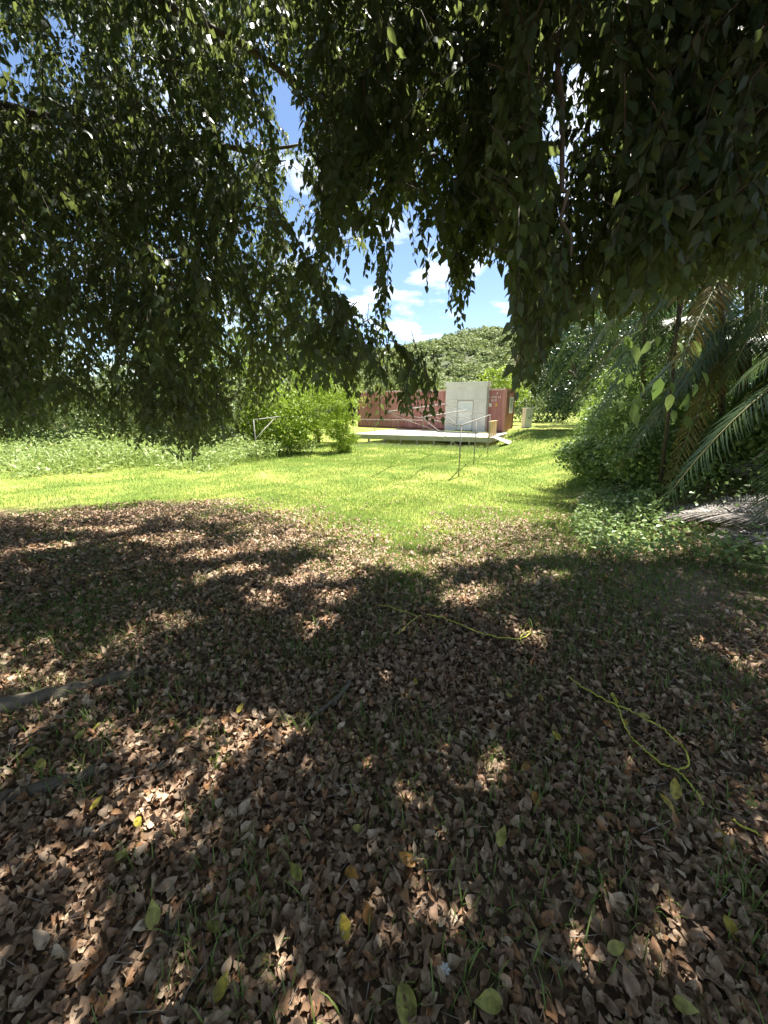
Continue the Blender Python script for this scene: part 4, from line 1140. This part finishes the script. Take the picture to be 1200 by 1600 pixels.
for i, t in enumerate((fig1, fig2)):
    P, Rm, S, top_ = data[i]
    rest = np.ones(len(P), bool); rest[top_] = False
    x, y, d = project(P)
    near = rest & (d < 3.1) & (d > .2) & (x > -150) & (x < 1350) & (y > -150)
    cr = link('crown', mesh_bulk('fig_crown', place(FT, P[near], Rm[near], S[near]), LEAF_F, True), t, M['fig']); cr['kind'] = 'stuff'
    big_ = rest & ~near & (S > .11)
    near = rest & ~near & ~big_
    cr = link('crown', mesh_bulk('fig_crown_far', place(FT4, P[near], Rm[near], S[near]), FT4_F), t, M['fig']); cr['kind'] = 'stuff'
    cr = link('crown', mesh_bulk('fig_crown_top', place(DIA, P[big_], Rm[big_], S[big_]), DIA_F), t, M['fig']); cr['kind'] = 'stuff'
    for j in top_:
        o = link('leaf', leaf_me, t)
        o.matrix_parent_inverse = Matrix.Identity(4)
        o.matrix_local = Matrix.Translation(Vector(P[j]) - t.location) @ Matrix(Rm[j].tolist()).to_4x4() @ Matrix.Scale(float(S[j]), 4)
    pts = np.array(TW[i])[:, ::2]                  # twigs as thin three-sided tubes
    x, y, d = project(pts[:, 1])
    pts = pts[(d > .2) & (x > -300) & (x < 1500) & (y > -400)]
    n = len(pts)
    a = rdir(n); tv = np.zeros((n, 9, 3))
    r5 = np.linspace(.0048, .0016, 3)
    for k in range(3):
        tg = pts[:, min(k + 1, 2)] - pts[:, max(k - 1, 0)]
        tg /= np.linalg.norm(tg, axis=1, keepdims=True)
        e1 = np.cross(tg, a); e1 /= np.linalg.norm(e1, axis=1, keepdims=True) + 1e-9
        e2 = np.cross(tg, e1)
        for c in range(3):
            an = c * 2.0944
            tv[:, k * 3 + c] = pts[:, k] + r5[k] * (math.cos(an) * e1 + math.sin(an) * e2)
    tf = [(k * 3 + c, k * 3 + (c + 1) % 3, (k + 1) * 3 + (c + 1) % 3, (k + 1) * 3 + c) for k in range(2) for c in range(3)]
    tw = link('twigs', mesh_bulk('fig_twigs', tv, tf), t, M['twig']); tw['kind'] = 'stuff'

# ------------------------------------------------------------------ leaf litter
def litter_density(x, y):
    px, py, d = project(np.stack([x, y, gz(x, y)], 1))
    v = litter_fade(x, y)
    v *= 1 - .75 * sstep(720, 900, px) * (1 - sstep(930, 1060, py + .12 * (px - 900)))
    v *= 1 - .6 * np.exp(-((px - 60) / 190) ** 2 - ((py - 985) / 55) ** 2)
    v *= 1 - .85 * np.exp(-((px - 1090) / 90) ** 2 - ((py - 940) / 55) ** 2)
    v *= .62 + .5 * sstep(-.5, .5, np.sin(x * 2.3 + .7) * np.sin(y * 2.9 + 1.3) + .5 * np.sin(x * 5.1 - 1) * np.sin(y * 4.7))
    v *= 1 - .5 * sstep(760, 1100, px) * np.exp(-((py - 1250) / 160) ** 2) * (np.sin(px * .013 + py * .02) > .1)
    for (cx_, cy_, rx_, ry_) in ((820, 1075, 60, 28), (660, 1572, 70, 40), (300, 1150, 70, 26), (120, 1240, 60, 22), (470, 1140, 45, 18), (760, 1540, 50, 30), (560, 1010, 90, 20), (1120, 1060, 70, 30)):
        v = v * (1 - .7 * np.exp(-((px - cx_) / rx_) ** 2 - ((py - cy_) / ry_) ** 2))
    return np.clip(v, 0.015, 1)
def litter_tpl(curl, fold, w, rows=3, twist=0.0):
    ys_ = np.linspace(0, 1, rows + 2)[1:-1]
    ww = w * np.sin(math.pi * ys_ ** .8) ** .75 * 1.02
    V = [(0, 0, 0)]
    for k in range(rows):
        zc = curl * math.sin(ys_[k] * 3.1)
        tw = twist * (ys_[k] - .5)
        V += [(-ww[k], ys_[k], zc + fold * (.75 + .35 * math.sin(5 * ys_[k])) * ww[k] / w + tw * ww[k]), (0, ys_[k], zc), (ww[k], ys_[k], zc + fold * (.75 + .35 * math.cos(6 * ys_[k])) * ww[k] / w - tw * ww[k])]
    V.append((0, 1.08, curl * .5))
    F = [(0, 2, 1), (0, 3, 2)]
    for k in range(rows - 1):
        i = 1 + 3 * k
        F += [(i, i + 1, i + 4, i + 3), (i + 1, i + 2, i + 5, i + 4)]
    i = 1 + 3 * (rows - 1)
    F += [(i, i + 1, i + 3), (i + 1, i + 2, i + 3)]
    return np.array(V), F
LPAR = [(.12, .20, .30, 1.2), (.28, .32, .28, -1.8), (-.18, .28, .32, 1.2), (.22, -.22, .30, 1.9), (.08, .46, .25, -.9), (.34, .16, .29, 2.4), (-.08, .36, .33, -2.2)]
LT = [litter_tpl(c, f, w, 3, t) for c, f, w, t in LPAR]
LTH = [litter_tpl(c, f, w, 4, t) for c, f, w, t in LPAR]
NK = len(LPAR)
n = 255000
dd_ = .15 + 9.6 * rng.random(n) ** .62
th = rng.uniform(-1.12, 1.12, n)
xs, ys = dd_ * np.sin(th), dd_ * np.cos(th) - .25
k = rng.random(n) < litter_density(xs, ys) * np.interp(dd_, [.3, 2, 4, 9], [1, 1, .8, .55])
xs, ys, dl = xs[k], ys[k], dd_[k]
n = len(xs)
S = np.clip(rng.lognormal(-3.40, .34, n), .014, .046) * np.interp(dl, [0, 2.5, 5], [1, 1.08, 1.25]) * np.interp(dl, [0, 3, 9], [1, 1.0, 1.15]) * np.where(rng.random(n) < .07, 1.35, 1)
P = np.stack([xs, ys, gz(xs, ys) + .006 + .022 * rng.random(n)], 1)
nr = rdir(n) * .62 + UP
nr[:, 2] = np.where(rng.random(n) < .25, -nr[:, 2], nr[:, 2])
D = np.cross(nr, rdir(n))
Rm = frames(D, nr)
kind = rng.integers(0, NK, n)
x, y, d = project(P)
inf = (x > 5) & (x < 1195) & (y > 5) & (y < 1595)
pick = np.zeros(n, bool)
pick[np.argsort(-np.where(inf, S / np.maximum(d, .2), 0))[:240]] = True
near_l = (dl < 1.8)
def litter_mesh(sel, tpls):
    parts = []
    for c in range(NK):
        q_ = sel & (kind == c); m_ = int(q_.sum())
        tv = tpls[c][0][None] * np.stack([rng.uniform(.55, 1.3, m_), rng.uniform(.8, 1.15, m_), rng.uniform(.2, 1.9, m_)], 1)[:, None, :]
        tv = tv + rng.normal(size=tv.shape) * .036
        parts.append(P[q_][:, None, :] + S[q_][:, None, None] * np.einsum('nij,nkj->nki', Rm[q_], tv))
    return mesh_bulk('leaf_litter', np.concatenate(parts), tpls[0][1], True)
mt_ = 1500
td = .5 + 5.5 * rng.random(mt_) ** .7; ta = rng.uniform(-1, 1, mt_)
TP = np.stack([td * np.sin(ta), td * np.cos(ta), np.zeros(mt_)], 1); TP[:, 2] = gz(TP[:, 0], TP[:, 1]) + .03
tdir = rdir(mt_) * np.array([1, 1, .12]); tl_ = rng.uniform(.03, .16, mt_)
STK = np.array([(-.012, 0, 0), (.012, 0, 0), (0, 0, .02), (-.008, 1, .04), (.008, 1, .04), (0, 1, .055)])
tag(link('twig_litter', mesh_bulk('twig_litter', place(STK, TP, frames(tdir, np.repeat(UP[None], mt_, 0)), tl_), [(0, 1, 4, 3), (1, 2, 5, 4), (2, 0, 3, 5)]), None, M['rachis_dead']), 'tiny dry twigs and stalks scattered through the leaf litter', 'twigs', kind='stuff')
LIT = ('dry brown leaf litter covering the shaded ground', 'leaf litter')
tag(link('leaf_litter', litter_mesh(~pick & near_l, LTH), None, M['litter']), 'dry brown leaf litter on the nearest ground', 'leaf litter', kind='stuff')
tag(link('leaf_litter', litter_mesh(~pick & ~near_l & (dl < 3.6), LT), None, M['litter']), 'dry brown leaf litter in the middle distance of the shade', 'leaf litter', kind='stuff')
LT1 = [litter_tpl(c, f, w * 1.1, 1, t) for c, f, w, t in LPAR]
tag(link('leaf_litter', litter_mesh(~pick & (dl >= 3.6), LT1), None, M['litter']), 'dry brown leaf litter furthest off, up to the lawn edge', 'leaf litter', kind='stuff')
lit_me = []
for c in range(NK):
    m_ = mesh_bulk('fallen_leaf', LTH[c][0][None], LTH[c][1], True); m_.materials.append(M['litter']); lit_me.append(m_)
for j in np.nonzero(pick)[0]:
    o = link('fallen_leaf', lit_me[kind[j]])
    o.matrix_world = Matrix.Translation(Vector(P[j])) @ Matrix(Rm[j].tolist()).to_4x4() @ Matrix.Scale(float(S[j]), 4)
    tag(o, 'large dry brown curled leaf on the litter near the bottom of the photo', 'leaf', 'dry brown leaves nearest the camera')
# the yellow, green and orange leaves lying on top: photo pixel, length (m), colour, label
YL = [(626, 1548, .095, 'g', 'long yellow-green leaf at the bottom edge of the photo'), (244, 1467, .065, 'g', 'round pale green leaf left of the bottom centre'), (325, 1457, .055, 'g', 'narrow pale green leaf beside the round pale green leaf'),
      (648, 1368, .06, 'o', 'bright orange leaf lying alone in the lower centre'), (778, 1338, .065, 'g', 'olive green leaf standing up right of the orange leaf'), (897, 1355, .075, 'o', 'orange and brown leaf in the lower right, on grass'),
      (1126, 1443, .055, 'y', 'clear yellow oval leaf near the lower right edge'), (1050, 1262, .07, 'y', 'bright yellow leaf lit by a sun fleck below the string'), (1050, 1284, .06, 'y', 'second yellow leaf just below the sunlit one'),
      (1113, 1308, .075, 'y', 'yellow leaf near the right edge below the string'), (550, 1305, .05, 'g', 'pale lime leaf in the lower centre left'), (540, 1373, .055, 'o', 'amber leaf left of the bright orange leaf'),
      (472, 1390, .06, 'g', 'dull lime leaf left of the amber leaf'), (578, 1462, .05, 'o', 'small amber leaf below the bright orange leaf'), (545, 1485, .06, 'y', 'mottled yellow leaf above the bottom edge'),
      (338, 1583, .055, 'y', 'yellow leaf at the bottom edge left of centre'), (175, 1503, .07, 'o', 'brownish orange leaf in the lower left corner area'), (205, 1345, .065, 'g', 'lime leaf at the rim of the big sun patch'),
      (217, 1290, .045, 'y', 'small bright yellow leaf in the big sun patch'), (143, 1279, .05, 'y', 'yellow leaf above the big sun patch'), (62, 1200, .055, 'g', 'pale lime leaf near the left edge below the root'),
      (62, 1178, .055, 'g', 'lime leaf just above the pale lime leaf at left'), (120, 1168, .05, 'g', 'dull green leaf between root and sun patch'), (160, 1140, .045, 'g', 'small lime leaf below the long root'),
      (782, 1578, .07, 'g', 'pale green leaf at the bottom edge right of centre'), (830, 1247, .06, 'o', 'amber leaf right of the lower centre'), (874, 1168, .045, 'y', 'small yellow leaf left of the string loop'),
      (941, 1136, .055, 'o', 'orange leaf just left of the string loop'), (1014, 1133, .06, 'g', 'pale yellow-green leaf under the string'), (972, 1134, .05, 'y', 'yellow leaf inside the string loop'),
      (650, 1080, .045, 'y', 'yellow leaf near the sun fleck in the middle'), (790, 1092, .04, 'g', 'lime leaf in the middle of the litter'), (840, 1096, .035, 'y', 'small yellow leaf on the bare patch'),
      (925, 900, .05, 'y', 'leftmost of three tiny yellow leaves by the creepers'), (947, 908, .04, 'y', 'middle of three tiny yellow leaves by the creepers'), (978, 925, .05, 'o', 'rightmost of three tiny yellow leaves by the creepers'),
      (372, 1125, .05, 'y', 'yellow leaf left of the fallen stick'), (825, 1205, .05, 'o', 'rust orange leaf above the amber leaf'), (600, 1560, .0, '', ''), (1045, 1578, .05, 'g', 'dull lime leaf near the bottom right corner'),
      (1180, 1270, .045, 'g', 'pale lime leaf at the right edge'), (945, 1500, .05, 'g', 'dull green leaf in the lower right grass')]
for (px, py, s, c, lb) in YL:
    if s == 0: continue
    p = gp(px, py, .046)
    nr = np.array([[rng.normal() * .3, -.35 + rng.normal() * .2, 1.0]]); D = np.cross(nr, rdir(1))
    Rm1 = frames(D, nr)[0]
    tp_ = litter_tpl(rng.uniform(-.06, .10), rng.uniform(.04, .14), rng.uniform(.24, .31), 7, rng.uniform(-1, 1))
    me_ = mesh_bulk('coloured_leaf', tp_[0][None], tp_[1], True)
    me_.materials.append(M[{'g': 'gleaf', 'y': 'yleaf', 'o': 'oleaf'}[c]])
    o = link('fallen_leaf', me_)
    o.matrix_world = Matrix.Translation(Vector(p)) @ Matrix(Rm1.tolist()).to_4x4() @ Matrix.Scale(s * 1.12, 4)
    tag(o, lb, 'leaf', 'coloured leaves on the litter')

# ------------------------------------------------------------------ grass growing through the litter
n = 240000
dd_ = .4 + 9 * rng.random(n) ** .6
th = rng.uniform(-1.05, 1.05, n)
xs, ys = dd_ * np.sin(th), dd_ * np.cos(th)
px, py, d = project(np.stack([xs, ys, gz(xs, ys)], 1))
gden = (1 - litter_density(xs, ys)) ** 1.2 * .85 + .22 * sstep(2.0, 4.0, dd_)
cl_ = np.sin(xs * 3.3 + .5) * np.sin(ys * 3.9 + 2.0) + .6 * np.sin(xs * 7.1 + ys * 2.0) * np.sin(ys * 6.3 - xs)
gden = np.maximum(gden, .55 * sstep(.45, 1.0, cl_))
for (cx_, cy_, rx_, ry_, a_) in ((390, 1400, 60, 70, .8), (610, 1250, 40, 60, .6), (60, 1090, 120, 60, .5), (900, 1330, 90, 70, .7), (1130, 1120, 70, 80, .6), (980, 1480, 70, 90, .45), (60, 985, 190, 60, 1.0), (180, 930, 150, 30, .7), (340, 1190, 16, 16, .6), (830, 890, 150, 60, 1.0), (620, 960, 120, 40, .5), (1010, 1260, 40, 60, .6), (330, 1290, 40, 30, .5), (850, 1540, 60, 60, .5)):
    gden = np.maximum(gden, a_ * np.exp(-((px - cx_) / rx_) ** 2 - ((py - cy_) / ry_) ** 2))
bare_ = np.exp(-((px - 1090) / 80) ** 2 - ((py - 940) / 50) ** 2)
gden = gden * (1 - sstep(-.6, .7, ys - edge_y(xs)))
k = rng.random(n) < gden * (1 - .85 * bare_) * np.interp(d, [1, 4], [.75, 1])
xs, ys, dl = xs[k], ys[k], dd_[k]
h = rng.uniform(.045, .12, len(xs)) * np.interp(dl, [0, 4, 9], [1, .85, .6])
nb_ = dl < 3.2
tag(link('shade_grass', mesh_bulk('shade_grass', blades(xs[nb_], ys[nb_], h[nb_], np.maximum(1.0, dl[nb_] * .3)), BL_F), None, M['shade_grass']), 'sparse grass blades growing through the nearest leaf litter', 'grass', kind='stuff')
V = blades(xs[~nb_], ys[~nb_], h[~nb_], np.maximum(1.4, dl[~nb_] * .5))
tag(link('shade_grass', mesh_bulk('shade_grass', V[:, [0, 1, 5]], [(0, 1, 2)]), None, M['shade_grass']), 'thin shaded grass mixed with leaf litter towards the lawn', 'grass', kind='stuff')

# ------------------------------------------------------------------ strings, stick, small things
def string(pts, label, r=.0038):
    P_ = [gp(x, y, .052) for x, y in pts]
    out = []
    for i in range(len(P_) - 1):                   # Catmull-Rom through the points
        p0, p1, p2, p3 = P_[max(i - 1, 0)], P_[i], P_[i + 1], P_[min(i + 2, len(P_) - 1)]
        for k in range(6):
            t = k / 6
            out.append(.5 * ((2 * p1) + (p2 - p0) * t + (2 * p0 - 5 * p1 + 4 * p2 - p3) * t * t + (3 * p1 - p0 - 3 * p2 + p3) * t ** 3) + UP * rng.uniform(-.007, .004))
    out.append(P_[-1])
    return MB().tube(out, r, 6)
S1 = [string([(620, 1000), (628, 994), (640, 982), (655, 971), (668, 969), (690, 973), (706, 979), (722, 986), (740, 994), (760, 1001), (785, 1006), (812, 1007), (822, 1003), (828, 996), (820, 998), (812, 1006), (815, 1015)], ''),
      string([(592, 954), (606, 955), (620, 961), (635, 965), (652, 971)], '')]
o = S1[0].build('yellow_string', M['string'], None, True); tag(o, 'yellow string with a small knotted loop lying in the middle of the litter', 'string', 'yellow strings on the ground')
o = S1[1].build('yellow_string', M['string'], None, True); tag(o, 'short faded yellow string end leading up to the middle string', 'string', 'yellow strings on the ground')
o = string([(888, 1069), (905, 1082), (925, 1094), (945, 1106), (962, 1114), (985, 1124), (1010, 1138), (1030, 1148), (1048, 1166), (1066, 1182), (1072, 1200), (1071, 1210), (1060, 1214), (1045, 1212), (1030, 1206), (1010, 1190), (990, 1172), (978, 1155), (970, 1138), (965, 1120), (957, 1103), (953, 1096), (956, 1096), (963, 1110)], '').build('yellow_string', M['string'], None, True)
tag(o, 'yellow string in a long loop among the leaves at right', 'string', 'yellow strings on the ground')
o = string([(1045, 1212), (1060, 1222), (1075, 1240), (1088, 1258), (1094, 1271)], '').build('yellow_string', M['string'], None, True)
tag(o, 'loose tail of yellow string below the long loop', 'string', 'yellow strings on the ground')
o = string([(1140, 1295), (1160, 1308), (1180, 1318), (1202, 1328)], '').build('yellow_string', M['string'], None, True)
tag(o, 'short piece of yellow string running out of the right edge', 'string', 'yellow strings on the ground')
stk = tag(empty('fallen_stick', gp(505, 1112)), 'short forked grey-brown stick lying in the litter', 'stick')
MB().tube([gp(470, 1142, .03), gp(490, 1126, .035), gp(510, 1113, .04), gp(528, 1100, .045), gp(545, 1080, .05), gp(548, 1068, .04)], [.006, .011, .012, .014, .012, .006], 8).build('stem', M['bark'], stk, True)
MB().tube([gp(524, 1102, .045), gp(521, 1114, .05)], [.009, .005], 6).build('stub', M['bark'], stk, True)
for (x0, y0, x1, y1, lb) in ((15, 1178, 108, 1136, 'thin pale twig lying below the long root'), (262, 1480, 268, 1420, 'thin twig beside the round pale green leaf'), (1020, 850, 940, 862, 'thin pale twig lying along the creeper edge'), (350, 852, 230, 838, 'thin pale twig in the far litter at left')):
    o = MB().tube([gp(x0, y0, .03), gp((x0 + x1) / 2, (y0 + y1) / 2 - 3, .045), gp(x1, y1, .03)], [.004, .005, .003], 6).build('thin_twig', M['twig'], None, True)
    tag(o, lb, 'twig', 'thin twigs on the ground')
p = gp(694, 1525, .02)
mb = MB()
for k in range(7):
    a = k * .9; mb.tube([p, p + np.array([.012 * math.cos(a), .012 * math.sin(a), .012]), p + np.array([.02 * math.cos(a), .02 * math.sin(a), .004])], [.003, .005, .002], 5)
o = mb.build('white_flower', M['white_paint'], None, True); tag(o, 'tiny white fluffy flower on the litter at the bottom centre', 'flower')
p = gp(340, 1200)
pl_ = tag(empty('sunlit_seedling', p), 'small sunlit seedling with upright pale leaves in the litter', 'seedling')
for k in range(6):
    d = np.array([[rng.normal() * .4, rng.normal() * .4, 1.0]]); V = place(leaf_tpl(.12, .03, .1), p[None], frames(d, rdir(1)), np.array([rng.uniform(.06, .1)]))
    link('leaf', mesh_bulk('seedling_leaf', V, LEAF_F), pl_, M['vine'])
